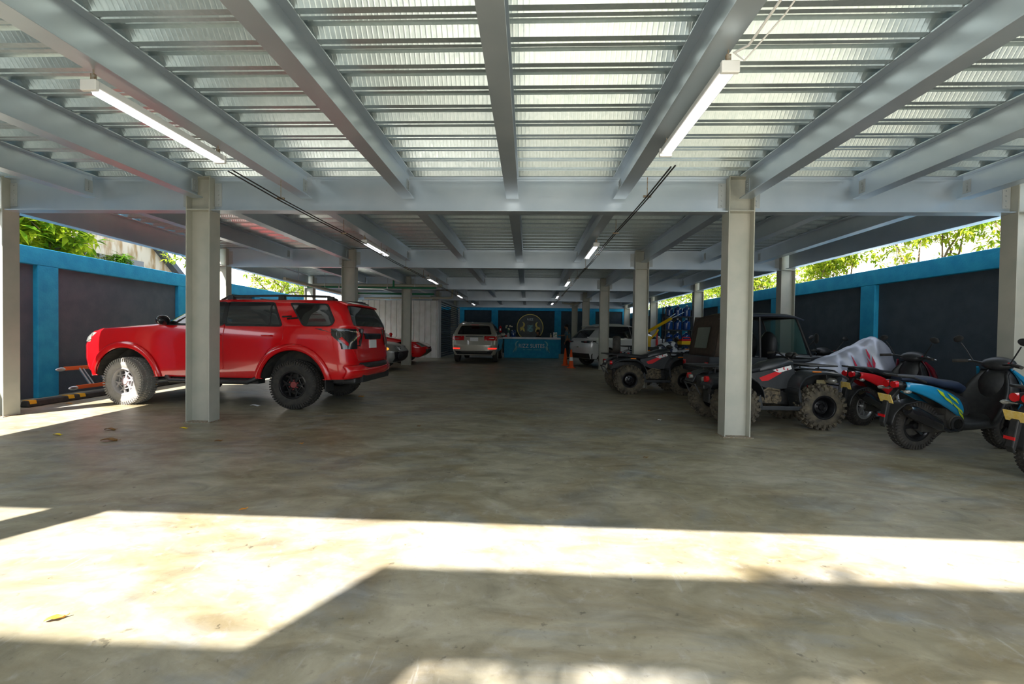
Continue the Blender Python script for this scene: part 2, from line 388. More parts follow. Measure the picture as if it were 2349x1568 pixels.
M['rimbd']=mat('dusty black alloy rim',(.34,.33,.32),.5,.3,c2=(.40,.38,.37),scale=12)
M['rims']=mat('silver alloy rim',(.5,.5,.5),.3,.8)
def pwl(tab,z):
    if z<=tab[0][0]: return tab[0][1:]
    for a,b in zip(tab,tab[1:]):
        if z<=b[0]:
            t=(z-a[0])/(b[0]-a[0]); return tuple(a[i]+(b[i]-a[i])*t for i in range(1,len(a)))
    return tab[-1][1:]
class Body:
    # levels: (z, x_front, x_rear, half width, exponent); tap(x)=width factor
    def __init__(s,lev,arch=(),ra=.5,zc=.35,tap=None,crown=.03,px=2.4):
        s.px=px; s.lev=lev; s.arch=arch; s.ra=ra; s.zc=zc; s.tap=tap or (lambda x,z:1.0); s.crown=crown
    def za(s,x):
        z=-9
        for a in s.arch:
            d=abs(x-a)
            if d<s.ra: z=max(z,s.zc+math.sqrt(s.ra**2-d*d))
        return z
    def hw(s,x,z):
        xf,xr,w,n=pwl(s.lev,z); a=(xf-xr)/2; c=(xf+xr)/2; u=min(.9995,abs(x-c)/a)
        return w*s.tap(x,z)*(max(0,1-u**(n*s.px)))**(1/n)
    def endx(s,y,z,front):
        xf,xr,w,n=pwl(s.lev,z); a=(xf-xr)/2; c=(xf+xr)/2; x=xf if front else xr
        w*=s.tap(x*.97,z); u=min(.9995,abs(y)/w)
        return c+(a if front else -a)*(max(0,1-u**n))**(1/(n*s.px))
    def ring(s,z,NS=56,NE=14):
        xf,xr,w,n=pwl(s.lev,z); a=(xf-xr)/2; c=(xf+xr)/2; u0=.5**(1/(n*s.px)); v0=.5**(1/n); P=[]
        def side(u,sg):
            x=c+a*u; zz=max(z,s.za(x))
            f2=pwl(s.lev,zz); 
            return (x,sg*s.hw(x,zz),zz)
        for i in range(NS): P.append(side(-u0+2*u0*i/NS,-1))          # -y side, rear->front
        for i in range(NE):
            v=-v0+2*v0*i/NE; x=c+a*(1-abs(v)**n)**(1/(n*s.px)); P.append((x,v*w*s.tap(x*.97,z),z))
        for i in range(NS): P.append(side(u0-2*u0*i/NS,1))
        for i in range(NE):
            v=v0-2*v0*i/NE; x=c-a*(1-abs(v)**n)**(1/(n*s.px)); P.append((x,v*w*s.tap(x*.97,z),z))
        return P
    def shell(s,parent,mt,name='body_shell',zs=None,step=.045,under=True):
        b=MB(); z=[]
        for p,q in zip(s.lev,s.lev[1:]):
            k=max(1,int(math.ceil((q[0]-p[0])/step)));
            dx=max(abs(q[1]-p[1]),abs(q[2]-p[2])); k=max(k,int(dx/.12))
            z+=[p[0]+(q[0]-p[0])*i/k for i in range(k)]
        z.append(s.lev[-1][0]); rings=[]
        for q in z: rings.append([b.V(p) for p in s.ring(q)])
        for A,B in zip(rings,rings[1:]):
            m=len(A)
            for k in range(m): b.F([A[k],A[(k+1)%m],B[(k+1)%m],B[k]])
        # crowned roof
        top=s.ring(z[-1]); cx=sum(p[0] for p in top)/len(top); prev=rings[-1]
        for f,h in((.8,.45),(.5,.8),(.2,.97)):
            cur=[b.V((cx+(p[0]-cx)*f,p[1]*f,p[2]+s.crown*h)) for p in top]
            for k in range(len(cur)): b.F([prev[k],prev[(k+1)%len(cur)],cur[(k+1)%len(cur)],cur[k]])
            prev=cur
        b.F(prev)
        o=b.build(name,mt,parent,smooth=True,weld=True,ang=38)
        if under:
            b=MB(); l0=s.lev[0]; zz=l0[0]
            xf,xr,w,_=l0[1:5]
            segs=sorted(s.arch); lo=xr+.08
            cuts=[]
            for a in segs: cuts.append((lo,a-s.ra-.0)); lo=a+s.ra
            cuts.append((lo,xf-.08))
            for a,c in cuts:
                if c>a: b.bb((a,-w+.05,zz-.02),(c,w-.05,zz+.16))
            b.bb((xr+.15,-w+.34,zz+.02),(xf-.15,w-.34,zz+.3))
            for a in segs:
                b.grid(lambda u,v,a=a:(a+(s.ra-.004)*math.cos(math.pi*u),(w-.3)*(1) + (.27)*v,max(zz,s.zc)+(s.ra-.004)*math.sin(math.pi*u)-(max(zz,s.zc)-s.zc)*math.sin(math.pi*u)),18,3)
                b.grid(lambda u,v,a=a:(a+(s.ra-.004)*math.cos(math.pi*u),-(w-.3)-(.27)*v,max(zz,s.zc)+(s.ra-.004)*math.sin(math.pi*u)-(max(zz,s.zc)-s.zc)*math.sin(math.pi*u)),18,3)
                for sg in(-1,1):
                    q=[b.V((a+(s.ra)*math.cos(math.pi*k/16),sg*(w-.31),zz+(s.ra+s.zc-zz)*math.sin(math.pi*k/16))) for k in range(17)]; b.F(q)
            b.build('underbody',M['liner'],parent)
        return o
    def patch(s,poly,mt,parent,name,side=1,eps=.006,th=.012,end=None,label=None,nr=9,nc=12,build=True,b=None,bevel=0):
        # poly in (x,z) for sides, (y,z) for ends ('f'/'r'); one interval per scan line
        zs=[p[1] for p in poly]; z0,z1=min(zs),max(zs)
        lv=sorted(set([round(z0+(z1-z0)*i/nr,5) for i in range(nr+1)]+[round(z,5) for z in zs]))
        def span(z):
            z=min(max(z,z0+1e-5),z1-1e-5); xs=[]
            for (a,b_),(c,d) in zip(poly,poly[1:]+poly[:1]):
                if (b_-z)*(d-z)<=0 and b_!=d: xs.append(a+(c-a)*(z-b_)/(d-b_))
            return min(xs),max(xs)
        def P(a,z,e):
            if end: 
                x=s.endx(a,z,end=='f'); x+=(e if end=='f' else -e); return (x,a,z)
            return (a,side*(s.hw(a,z)+e),z)
        own=b is None; b=b or MB()
        g=[]
        for z in lv:
            a,c=span(z); g.append([(a+(c-a)*j/nc,z) for j in range(nc+1)])
        O=[[b.V(P(x,z,eps)) for x,z in r] for r in g]
        for i in range(len(O)-1):
            for j in range(nc): b.F([O[i][j],O[i][j+1],O[i+1][j+1],O[i+1][j]])
        edge=[(0,j) for j in range(nc+1)]+[(i,nc) for i in range(1,len(O))]+[(len(O)-1,j) for j in range(nc-1,-1,-1)]+[(i,0) for i in range(len(O)-2,0,-1)]
        I=[b.V(P(*g[i][j],eps-th)) for i,j in edge]
        for k in range(len(edge)):
            i,j=edge[k]; i2,j2=edge[(k+1)%len(edge)]
            b.F([O[i][j],O[i2][j2],I[(k+1)%len(edge)],I[k]])
        if own:
            o=b.build(name,mt,parent,smooth=True,ang=50,bevel=bevel)
            if label: o['label']=label
            return o
def grow(poly,d):
    n=len(poly); cx=sum(p[0] for p in poly)/n; cz=sum(p[1] for p in poly)/n; out=[]
    area=sum(poly[i][0]*poly[(i+1)%n][1]-poly[(i+1)%n][0]*poly[i][1] for i in range(n)); sg=1 if area>0 else -1
    for i in range(n):
        a=Vector(poly[i-1]);p=Vector(poly[i]);c=Vector(poly[(i+1)%n])
        e1=(p-a).normalized(); e2=(c-p).normalized()
        n1=Vector((e1.y,-e1.x))*sg; n2=Vector((e2.y,-e2.x))*sg; m=(n1+n2); m=m/max(.3,m.dot(n1))if m.length>1e-6 else n1
        out.append((p.x+m.x*d,p.y+m.y*d))
    return out
# wheel centred at origin, axle along y, outer face towards +y
def wheel_proto(name,R,W,rr,tyre,rim,knob=0,spokes=6,style='split',kn=24,hubr=.04,dish=.02,deep=.0,hubm=None,lug=True):
    root=None
    rot=Matrix.Rotation(-math.pi/2,4,'X')   # lathe z -> +y
    h=W/2
    b=MB()
    prof=[(rr-.012,-h*.78),(rr+.012,-h*.92),(rr+(R-rr)*.5,-h*1.02),(R-.035,-h*.93),(R-.008,-h*.74),(R,-h*.35),(R,h*.35),(R-.008,h*.74),(R-.035,h*.93),(rr+(R-rr)*.5,h*1.02),(rr+.012,h*.92),(rr-.012,h*.78),(rr-.02,0)]
    b.lathe(prof,48,rot,closed=True)
    if knob:
        for k in range(kn):
            for j,(yy,wy) in enumerate(((-.72,.38),(-.24,.3),(.24,.3),(.72,.38))):
                a=2*math.pi*(k+(.5 if j in(1,2) else 0))/kn
                r=R+knob/2-(.012 if abs(yy)>.5 else 0)
                T=Matrix.Rotation(a,4,'Y')@Matrix.Translation((r,yy*h,0))@Matrix.Rotation(.35*(1 if yy>0 else -1)*(1 if abs(yy)<.5 else .2),4,'X')
                b.box((0,0,0),(knob+.01,wy*h,2*math.pi*R/kn*.52),T)
                if abs(yy)>.5:
                    T2=Matrix.Rotation(a,4,'Y')@Matrix.Translation((R-.03,math.copysign(h*.98,yy),0))
                    b.box((0,0,0),(.05,.014+knob*.4,2*math.pi*R/kn*.4),T2)
    t=b.build(name,tyre,None,smooth=True,ang=35)
    b=MB()
    b.lathe([(rr,-h*.8),(rr+.006,-h*.85),(rr+.006,-h*.8),(rr-.02,-h*.5),(rr-.03,0),(rr-.02,h*.55),(rr-.004,h*.82),(rr+.012,h*.9),(rr+.012,h*.94),(rr-.012,h*.94),(rr-.03,h*.7),(rr-.045,0),(rr-.03,-h*.6)],40,rot,closed=True)
    yo=h*.7-deep
    if style=='disc':
        b.lathe([(rr-.02,yo-.03),(rr*.72,yo-.05),(rr*.55,yo-.01),(rr*.3,yo),(rr*.3,yo-.04),(rr*.72,yo-.07),(rr-.02,yo-.05)],36,rot,closed=True)
        for k in range(8):
            a=2*math.pi*k/8; b.cyl((rr*.42*math.cos(a),yo-.02,rr*.42*math.sin(a)),(rr*.42*math.cos(a),yo+.008,rr*.42*math.sin(a)),.012,n=8)
    else:
        for k in range(spokes):
            a=2*math.pi*k/spokes
            def bar(r0,r1,a0,a1,w0,w1,y0,y1,dp=.028):
                p0=Vector((r0*math.cos(a0),y0,r0*math.sin(a0))); p1=Vector((r1*math.cos(a1),y1,r1*math.sin(a1)))
                d=(p1-p0).normalized(); s_=d.cross(Vector((0,1,0))).normalized(); v=[]
                for p,ww in((p0,w0),(p1,w1)):
                    for q in(-1,1):
                        for e in(0,-dp): v.append(b.V(p+s_*q*ww/2+Vector((0,e,0))))
                for q in((0,1,3,2),(4,6,7,5),(0,4,5,1),(2,3,7,6),(0,2,6,4),(1,5,7,3)): b.F([v[i] for i in q])
            wd=rr*.16
            if style=='split':
                bar(rr*.18,rr*.62,a,a,wd*1.1,wd*.9,yo-dish*.2,yo-dish*.1)
                for s_ in(-1,1):
                    bar(rr*.60,rr*.98,a,a+s_*math.pi/spokes*.62,wd*.75,wd*.75,yo-dish*.1,yo)
                bar(rr*.62,rr*.62,a,a+2*math.pi/spokes,wd*.45,wd*.45,yo-dish*.3,yo-dish*.3)
            elif style=='twin':
                for s_ in(-1,1): bar(rr*.2,rr*.98,a+s_*.10,a+s_*.13,wd*.5,wd*.42,yo-dish,yo)
            else: bar(rr*.15,rr*.98,a,a,wd*1.5,wd*1.1,yo-dish,yo)
    ri=b.build('rim',rim,t,smooth=True,ang=30,bevel=.002)
    b=MB(); b.lathe([(rr*.26,yo-.06),(rr*.27,yo-.01),(rr*.22,yo+.006),(.001,yo+.012)],20,rot)
    for k in range(6 if lug else 0):
        a=2*math.pi*(k+.5)/6; b.cyl((rr*.34*math.cos(a),yo-.02,rr*.34*math.sin(a)),(rr*.34*math.cos(a),yo+.004,rr*.34*math.sin(a)),rr*.045,n=6)
    b.build('hub',hubm or rim,t,smooth=True,ang=40)
    b=MB(); b.lathe([(rr*.8,-h*.2),(rr*.8,-h*.1),(.01,-h*.1),(.01,-h*.2)],24,rot); b.build('brake_disc',M['liner'],t,smooth=True)
    return t
def put_wheel(proto,parent,x,y,z,out=1,steer=0,first=False):
    c=proto if first else dup(proto,parent=parent)
    c.parent=parent; c.location=(x,y,z); c.rotation_euler=(0,random.uniform(0,6),(0 if out>0 else math.pi)+steer)
    return c
def rpoly(poly,r=.03,k=3):
    out=[]; n=len(poly)
    for i in range(n):
        p=Vector(poly[i]); a=(Vector(poly[i-1])-p); c=(Vector(poly[(i+1)%n])-p)
        la=min(r,a.length*.45); lc=min(r,c.length*.45); A=p+a.normalized()*la; C=p+c.normalized()*lc
        for j in range(k+1):
            t=j/k; out.append(tuple(A*(1-t)**2+p*2*t*(1-t)+C*t*t))
    return out
# ================================================================ red off-road SUV
def suv_red():
    t=thing('off_road_car','large red off-road car with black roof rails and one dusty front wheel','car',(-3.82,7.0+.92,fz(-3.8,7.9)),math.pi-R_(1.6))
    # local: +x = nose; rear axle at 0.  Local +y = side seen by the camera (after the half turn)
    lev=[(.50,3.66,-.92,.925,10),(.60,3.74,-.96,.945,10),(.78,3.79,-.98,.955,9),(1.0,3.785,-.96,.962,9),(1.14,3.75,-.955,.958,8),(1.235,3.67,-.95,.948,7),(1.29,3.52,-.94,.935,7),(1.33,3.10,-.94,.925,7),(1.365,2.62,-.935,.912,8),(1.385,2.34,-.93,.90,9),(1.60,1.95,-.83,.83,9),(1.755,1.68,-.745,.765,8),(1.795,1.55,-.70,.735,7),(1.815,1.42,-.62,.69,6)]
    B=Body(lev,arch=(0,2.92),ra=.555,zc=.42,tap=lambda x,z:1-.05*max(0,(x-2.4)/1.4)**2,crown=.02)
    B.shell(t,M['red'])
    for s,vis in((1,1),(-1,0)):
        fd=[(1.18,.64),(2.24,.64),(2.33,.80),(2.34,1.36),(1.18,1.375)]; rd=[(.56,.64),(1.16,.64),(1.16,1.375),(.16,1.375),(.16,1.13),(.40,.98),(.52,.80)]
        for q in(fd,rd): B.patch(rpoly(q,.03),M['red'],t,'door',s,eps=.010,th=.02,nr=12)
        fg=[(1.22,1.375),(2.22,1.375),(2.17,1.44),(1.72,1.735),(1.25,1.745)]; rg=[(.22,1.375),(1.16,1.375),(1.19,1.745),(.42,1.745)]
        qg=[(-.66,1.46),(-.62,1.39),(-.17,1.385),(.10,1.735),(-.50,1.725)]
        for k,q in enumerate((fg,rg,qg)):
            B.patch(rpoly(grow(q,.022),.05),M['blk'],t,'window_trim',s,eps=.014,th=.02)
            B.patch(rpoly(q,.05),M['glass'],t,'side_window',s,eps=.018,th=.02)
        b=MB(); B.patch([(.40,1.38),(.425,1.38),(.455,1.74),(.43,1.74)],None,None,'',s,eps=.024,th=.01,b=b); b.build('window_divider',M['blk'],t)
        # black centre pillar
        B.patch([(1.155,1.39),(1.235,1.39),(1.255,1.75),(1.185,1.75)],M['blkg'],t,'pillar_trim',s,eps=.021,th=.02)
        # flares
        for a in(0,2.92):
            b=MB()
            def fl(u,v,a=a):
                an=math.pi*(-.13+1.26*u); r=.55+.105*v; x=a+r*math.cos(an); z=.42+r*math.sin(an)*(1.0 if math.sin(an)>0 else 1)
                z=max(z,.5); bul=.03*math.sin(math.pi*min(1,v*1.0+.0))+.012*(1-v)
                return (x,s*(B.hw(x,max(z,.5))+bul+.004),z)
            b.grid(fl,40,7); b.build('fender_flare',M['red'],t,smooth=True,solid=.01,ang=60)
        # handles
        for x in(1.30,.42):
            b=MB(); b.tube([(x-.09,s*(B.hw(x,1.2)+.008),1.205),(x-.07,s*(B.hw(x,1.2)+.05),1.205),(x+.07,s*(B.hw(x,1.2)+.05),1.205),(x+.09,s*(B.hw(x,1.2)+.008),1.205)],.014,8,flat=.8); b.build('door_handle',M['red'],t,smooth=True)
        # tail lamp wraps round the corner
        b=MB(); tl=rpoly([(-.955,1.04),(-.60,1.245),(-.56,1.30),(-.93,1.33)],.03)
        B.patch([(-.985,1.04),(-.80,1.10),(-.66,1.22),(-.64,1.33),(-.93,1.345),(-.985,1.34)],None,None,'',s,eps=.02,th=.03,b=b)
        B.patch([(s*.93,1.0),(s*.93,1.33),(s*.66,1.33),(s*.68,1.0)][::s],None,None,'',1,eps=.02,th=.03,end='r',b=b,nc=16)
        tlo=b.build('tail_lamp',M['lensd'],t,smooth=True); tlo['label']='smoked black tail lamp'
        b=MB(); B.patch([(-.95,1.05),(-.90,1.055),(-.78,1.17),(-.82,1.20)],None,None,'',s,eps=.028,th=.02,b=b); b.build('lamp_lens',M['lens'],tlo)
        # fuel flap
        if s>0: B.patch(rpoly([(-.60,1.02),(-.36,1.02),(-.36,1.2),(-.60,1.2)],.03),M['red'],t,'fuel_flap',s,eps=.006,th=.01)
        # mirror
        b=MB(); b.ell((2.20,s*.985,1.435),(.075,.12,.085),16,10); b.tube([(2.16,s*.88,1.39),(2.18,s*1.0,1.42)],[.03,.025],8); b.build('door_mirror',M['blkg'],t,smooth=True)
        # side step
        b=MB(); b.tube([(.62,s*.90,.50),(.72,s*1.0,.44),(2.05,s*1.0,.44),(2.2,s*.90,.50)],.04,10); b.bb((.62,s*.70,.40),(2.1,s*.88,.48)); b.build('side_step',M['blk'],t,smooth=True,ang=40)
        # roof rail
        b=MB(); b.tube([(1.42,s*.66,1.80),(1.30,s*.655,1.865),(.3,s*.655,1.885),(-.48,s*.655,1.87),(-.62,s*.66,1.81)],.019,8)
        for x in(1.25,.35,-.50): b.bb((x-.05,s*.62,1.79),(x+.05,s*.69,1.87))
        b.build('roof_rail',M['blk'],t,smooth=True,ang=40)
        # head lamp
        b=MB(); B.patch([(3.54,1.10),(3.74,1.06),(3.77,1.08),(3.73,1.24),(3.56,1.26)],None,None,'',s,eps=.012,th=.02,b=b)
        B.patch([(s*.58,1.08),(s*.93,1.04),(s*.91,1.24),(s*.60,1.22)][::s],None,None,'',1,eps=.02,th=.03,end='f',b=b,nc=16); b.build('head_lamp',M['clear'],t,smooth=True)
        # mud flap
        b=MB(); b.bb((-.57,s*.68,.30),(-.55,s*.95,.66)); b.build('mud_flap',M['blk'],t)
    # windscreen, hatch glass
    B.patch([(-.72,1.43),(.72,1.43),(.60,1.75),(-.60,1.75)],M['glass'],t,'windscreen',end='f',eps=.012,th=.02,nc=20)
    B.patch(rpoly([(-.72,1.385),(.72,1.385),(.60,1.735),(-.60,1.735)],.05),M['glass'],t,'rear_window',end='r',eps=.012,th=.02,nc=20)
    hat=B.patch(rpoly([(-.66,.80),(.66,.80),(.80,1.0),(.66,1.36),(-.66,1.36),(-.80,1.0)],.04),M['red'],t,'tailgate',end='r',eps=.010,th=.02,nc=20)
    b=MB(); B.patch([(-.34,1.16),(.34,1.16),(.38,1.26),(-.38,1.26)],None,None,'',end='r',eps=.035,th=.04,b=b,nc=12); b.build('tailgate_trim',M['blkg'],hat)
    B.patch([(-.16,1.0),(.16,1.0),(.16,1.15),(-.16,1.15)],M['plate'],t,'licence_plate',end='r',eps=.022,th=.01,label='white rear licence plate')
    # spoiler
    b=MB(); b.grid(lambda u,v:(-.66-.13*v,(-.70+1.4*u)*(1-.06*v),1.80-.045*v-.02*abs(2*u-1)**3),14,6); b.build('roof_spoiler',M['red'],t,smooth=True,solid=.035,bevel=.008,ang=60)
    # rear bumper step + exhaust, front skid
    b=MB(); b.grid(lambda u,v:(-1.01-.05*math.sin(math.pi*v)+.16*abs(2*u-1)**5,(-.93+1.86*u),.52+.20*v),24,8); b.build('rear_bumper',M['red'],t,smooth=True,solid=.05,ang=70)
    b=MB(); b.grid(lambda u,v:(-1.05-.04*math.sin(math.pi*v)+.13*abs(2*u-1)**5,(-.62+1.24*u),.66+.09*v),16,5); b.bb((-1.04,-.60,.44),(-.98,.60,.58)); b.build('bumper_step',M['blk'],t,smooth=True,solid=.03,ang=40)
    b=MB(); b.bb((-1.0,-.80,.42),(-.60,.80,.52)); b.build('bumper_valance',M['blk'],t,bevel=.03)
    b=MB(); b.bb((3.1,-.70,.46),(3.5,.70,.60)); b.bb((3.66,-.55,.70),(3.81,.55,1.1)); b.build('grille',M['blk'],t,bevel=.03)
    # lift kit axle and muffler
    b=MB(); b.cyl((0,-.7,.42),(0,.7,.42),.06); b.build('axle',M['liner'],t,smooth=True)
    b=MB(); b.cyl((2.92,-.7,.42),(2.92,.7,.42),.045); b.build('axle',M['liner'],t,smooth=True)
    b=MB(); b.tube([(.35,-.3,.45),(.9,-.3,.45)],.09,12); b.build('exhaust_muffler',M['liner'],t,smooth=True)
    # badge letters on the rear quarter
    b=MB(); B.patch([(-.06,1.49),(.13,1.47),(.14,1.50),(-.05,1.52)],None,None,'',1,eps=.010,th=.01,b=b); B.patch([(.06,1.515),(.22,1.505),(.23,1.53),(.07,1.54)],None,None,'',1,eps=.010,th=.01,b=b); b.build('badge',M['lensd'],t)
    hubr=mat('dusty red hub cap',(.25,.05,.05),.4)
    w=wheel_proto('wheel',.394,.28,.222,M['rub'],M['rimb'],knob=.010,kn=56,spokes=6,hubm=hubr)
    put_wheel(w,t,0,.81,.40,1,first=True); put_wheel(w,t,0,-.80,.40,-1); put_wheel(w,t,2.92,-.80,.40,-1,steer=-R_(6))
    hub2=mat('dust covered hub',(.42,.30,.30),.6)
    w2=wheel_proto('wheel',.394,.28,.222,M['dust'],M['rimbd'],knob=.010,kn=56,spokes=6,hubm=hub2)
    put_wheel(w2,t,2.92,.83,.40,1,steer=-R_(6),first=True); w2['label']='dust coated front wheel turned outwards'
    return t
suv_red()
# ================================================================ quads, buggy, scooters
M['atv']=mat('dark grey quad plastic',(.022,.026,.030),.32,c2=(.03,.034,.038),scale=6,spec=.6)
M['seat']=mat('black vinyl seat',(.015,.016,.018),.45,bump=.2,bscale=200)
M['navy']=mat('dark blue seat cloth',(.012,.022,.050),.55)
M['eng']=mat('muddy engine casing',(.04,.036,.03),.6,.4,c2=(.20,.16,.10),scale=25)
M['rd']=mat('red plastic',(.60,.01,.015),.35)
M['wd']=mat('white decal',(.75,.75,.75),.4,c2=(.5,.05,.06),scale=22,thr=(.55,.6))
M['scb']=mat('light blue scooter paint',(.01,.22,.42),.25,coat=.8)
M['scm']=mat('maroon scooter paint',(.16,.008,.02),.25,coat=.8)
M['lime']=mat('lime green decal',(.45,.60,.02),.4)
M['canvas']=mat('dark brown canvas',(.050,.036,.026),.85,c2=(.07,.05,.035),scale=12)
M['canvb']=mat('dark blue canvas roof',(.020,.028,.048),.6,c2=(.03,.04,.06),scale=10)
M['pane']=mat('teal tinted plastic pane',(.15,.34,.33),.15,alpha=.55)
M['paneg']=mat('clear vinyl window',(.13,.16,.13),.25,alpha=.8)
M['cover']=mat('silver rain cover',(.36,.38,.46),.38,.35,c2=(.44,.46,.52),scale=3)
M['flame']=mat('red flame print',(.50,.01,.05),.45)
M['tan']=mat('tan metal guard',(.35,.30,.16),.5)
def slab(b,pts,e=3.0,n=18,cap=True,y=0):
    # pts: (x, z, half width, half height) sections along x
    rings=[]
    for i,(x,z,w_,h) in enumerate(pts):
        a=pts[max(i-1,0)];c=pts[min(i+1,len(pts)-1)]; d=Vector((c[0]-a[0],0,c[1]-a[1])).normalized(); up=Vector((-d.z,0,d.x))
        if up.z<0: up=-up
        q=[]
        for k in range(n):
            t=2*math.pi*k/n; cs,sn=math.cos(t),math.sin(t)
            yy=math.copysign(abs(cs)**(2/e),cs)*w_; zz=math.copysign(abs(sn)**(2/e),sn)*h
            q.append(b.V((x+up.x*zz,y+yy,z+up.z*zz)))
        rings.append(q)
    for A,B_ in zip(rings,rings[1:]):
        for k in range(n): b.F([A[k],A[(k+1)%n],B_[(k+1)%n],B_[k]])
    if cap: b.F(rings[0][::-1]); b.F(rings[-1])
    return b
def arcsheet(b,pts,y0,y1,lip=.03,nv=6,th=.006):
    # curved mudguard following pts (x,z), from y0 to y1, edge rolled down at y1
    def f(u,v):
        m=len(pts)-1; i=min(int(u*m),m-1); t=u*m-i; x=pts[i][0]*(1-t)+pts[i+1][0]*t; z=pts[i][1]*(1-t)+pts[i+1][1]*t
        return (x,y0+(y1-y0)*min(1,v*1.2),z-lip*max(0,(v-.72)/.28)**2)
    b.grid(f,len(pts)*3,nv+4); return b
def atv(loc,rz,label,decal=True,rackbox=False,mats=None,extra=True,wheels=None):
    t=thing('quad_bike',label,'quad bike',loc,rz); A=mats or M['atv']
    b=MB(); slab(b,[(-.20,.845,.12,.03),(-.05,.855,.15,.045),(.25,.825,.16,.055),(.42,.815,.14,.055),(.60,.86,.12,.05),(.70,.90,.09,.035)],3.5); b.build('seat',M['seat'],t,smooth=True,ang=60)
    b=MB(); slab(b,[(.50,.80,.12,.07),(.62,.86,.16,.09),(.80,.90,.17,.10),(.95,.93,.15,.09),(1.05,.93,.10,.05)],3); b.build('tank_cover',A,t,smooth=True,ang=60)
    for s in(-1,1):
        b=MB(); b.prism(rpoly([(.30,.78),(.62,.84),(.98,.93),(1.02,.70),(.92,.56),(.62,.54),(.36,.64)],.05),s*.165,s*.215); b.build('side_panel',A,t,smooth=True,bevel=.012,ang=30)
        if decal:
            b=MB(); b.prism([(.46,.72),(.74,.83),(.80,.80),(.60,.68),(.50,.67)],s*.214,s*.219); d=b.build('side_decal',M['rd'],t); d['label']='red side decal'
            b=MB(); b.prism([(.66,.84),(.93,.915),(.95,.86),(.76,.80)],s*.214,s*.2195); d=b.build('side_decal',M['wd'],t); d['label']='white and red lettering decal'
        # mudguards
        b=MB(); arcsheet(b,[(-.40,.60),(-.34,.72),(-.20,.785),(0,.80),(.18,.775),(.30,.70),(.37,.58),(.39,.46)],s*.14,s*.50,.04); b.build('rear_mudguard',A,t,smooth=True,solid=.012,ang=60)
        b=MB(); arcsheet(b,[(.88,.50),(.90,.66),(.97,.77),(1.10,.83),(1.30,.845),(1.48,.82),(1.60,.76)],s*.14,s*.50,.04); b.build('front_mudguard',A,t,smooth=True,solid=.012,ang=60)
        # footwell
        b=MB(); b.bb((.34,s*.20,.27),(.96,s*.47,.295)); b.bb((.34,s*.45,.27),(.96,s*.48,.33)); b.prism([(.93,.29),(.97,.29),(.92,.60),(.88,.60)],s*.20,s*.48); b.prism([(.30,.45),(.34,.29),(.39,.29),(.35,.50)],s*.22,s*.48); b.build('footwell',A,t,bevel=.008)
        # suspension
        for x in(0,1.24):
            b=MB(); b.tube([(x-.05,s*.10,.38),(x,s*.33,.31)],.018,8); b.tube([(x+.05,s*.10,.28),(x,s*.33,.28)],.018,8); b.cyl((x,s*.1,.31),(x,s*.33,.31),.02); b.build('suspension_arm',M['blk'],t,smooth=True)
            b=MB(); b.cyl((x-.03,s*.20,.62),(x-.01,s*.28,.36),.016)
            hx=[(x-.03+.02*k/30+.035*math.cos(k*1.5),s*(.20+.08*k/30),.62-.25*k/30+.01*math.sin(k*1.5)+0) for k in range(31)]
            hx=[(x-.02+.034*math.cos(k*1.2),s*(.21+.06*k/36)+.034*math.sin(k*1.2),.60-.22*k/36) for k in range(37)]
            b.tube(hx,.006,5); d=b.build('shock_absorber',M['rd'],t,smooth=True)
        # front guard plate behind the wheel and lamp
        b=MB(); b.ell((1.50,s*.27,.70),(.07,.11,.055),14,8); b.build('head_lamp',M['clear'],t,smooth=True)
        b=MB(); b.bb((1.33,s*.20,.56),(1.47,s*.215,.70)); b.build('radiator_guard',M['tan'],t,bevel=.005)
        b=MB(); b.bb((.02,s*.475,.795),(.14,s*.502,.812)); b.build('reflector',M['amber'],t); b=MB(); b.bb((1.08,s*.48,.835),(1.2,s*.503,.85)); b.build('reflector',M['amber'],t)
        b=MB(); b.cyl((-.36,s*.33,.70),(-.41,s*.33,.70),.045,n=16); b.build('tail_lamp',M['lens'],t,smooth=True)
        b=MB(); b.cyl((-.37,s*.24,.69),(-.415,s*.24,.69),.035,n=16); b.build('reversing_lamp',M['clear'],t,smooth=True)
    b=MB(); b.bb((-.25,-.11,.30),(1.5,.11,.52)); b.bb((-.35,-.14,.52),(.45,.14,.72)); b.bb((1.0,-.14,.5),(1.55,.14,.78)); b.build('chassis',M['blk'],t,bevel=.02)
    b=MB(); b.bb((.42,-.19,.33),(.80,.19,.54)); b.cyl((.55,-.21,.44),(.55,.21,.44),.10); b.cyl((.74,-.205,.40),(.74,.205,.40),.075); b.tube([(.5,-.2,.5),(.6,-.215,.56),(.78,-.2,.53)],.02,8); b.build('engine',M['eng'],t,smooth=True,ang=35)
    b=MB(); b.tube([(.2,-.22,.42),(-.3,-.24,.52)],.05,12); b.build('exhaust_muffler',M['blk'],t,smooth=True)
    # racks
    def rack(x0,x1,z,hw):
        b=MB(); b.tube([(x0,-hw,z),(x1,-hw*.8,z),(x1,hw*.8,z),(x0,hw,z),(x0,-hw,z)],.012,8)
        for k in range(1,6):
            y=-hw+2*hw*k/6; b.tube([(x0,y,z),(x1,y*.8,z)],.008,6)
        for s in(-1,1): b.tube([(x0*.5+x1*.5,s*hw*.6,z),(x0*.5+x1*.5,s*hw*.6,z-.12)],.01,6)
        return b
    rack(-.46,.05,.885,.34).build('rear_rack',M['blk'],t,smooth=True); rack(1.12,1.58,.915,.36).build('front_rack',M['blk'],t,smooth=True)
    # bars
    b=MB(); b.tube([(.92,-.36,1.08),(.98,-.22,1.10),(1.03,-.06,1.02),(1.03,.06,1.02),(.98,.22,1.10),(.92,.36,1.08)],.012,8); b.tube([(1.03,0,1.03),(1.10,0,.82)],.03,8); b.build('handlebar',M['blk'],t,smooth=True)
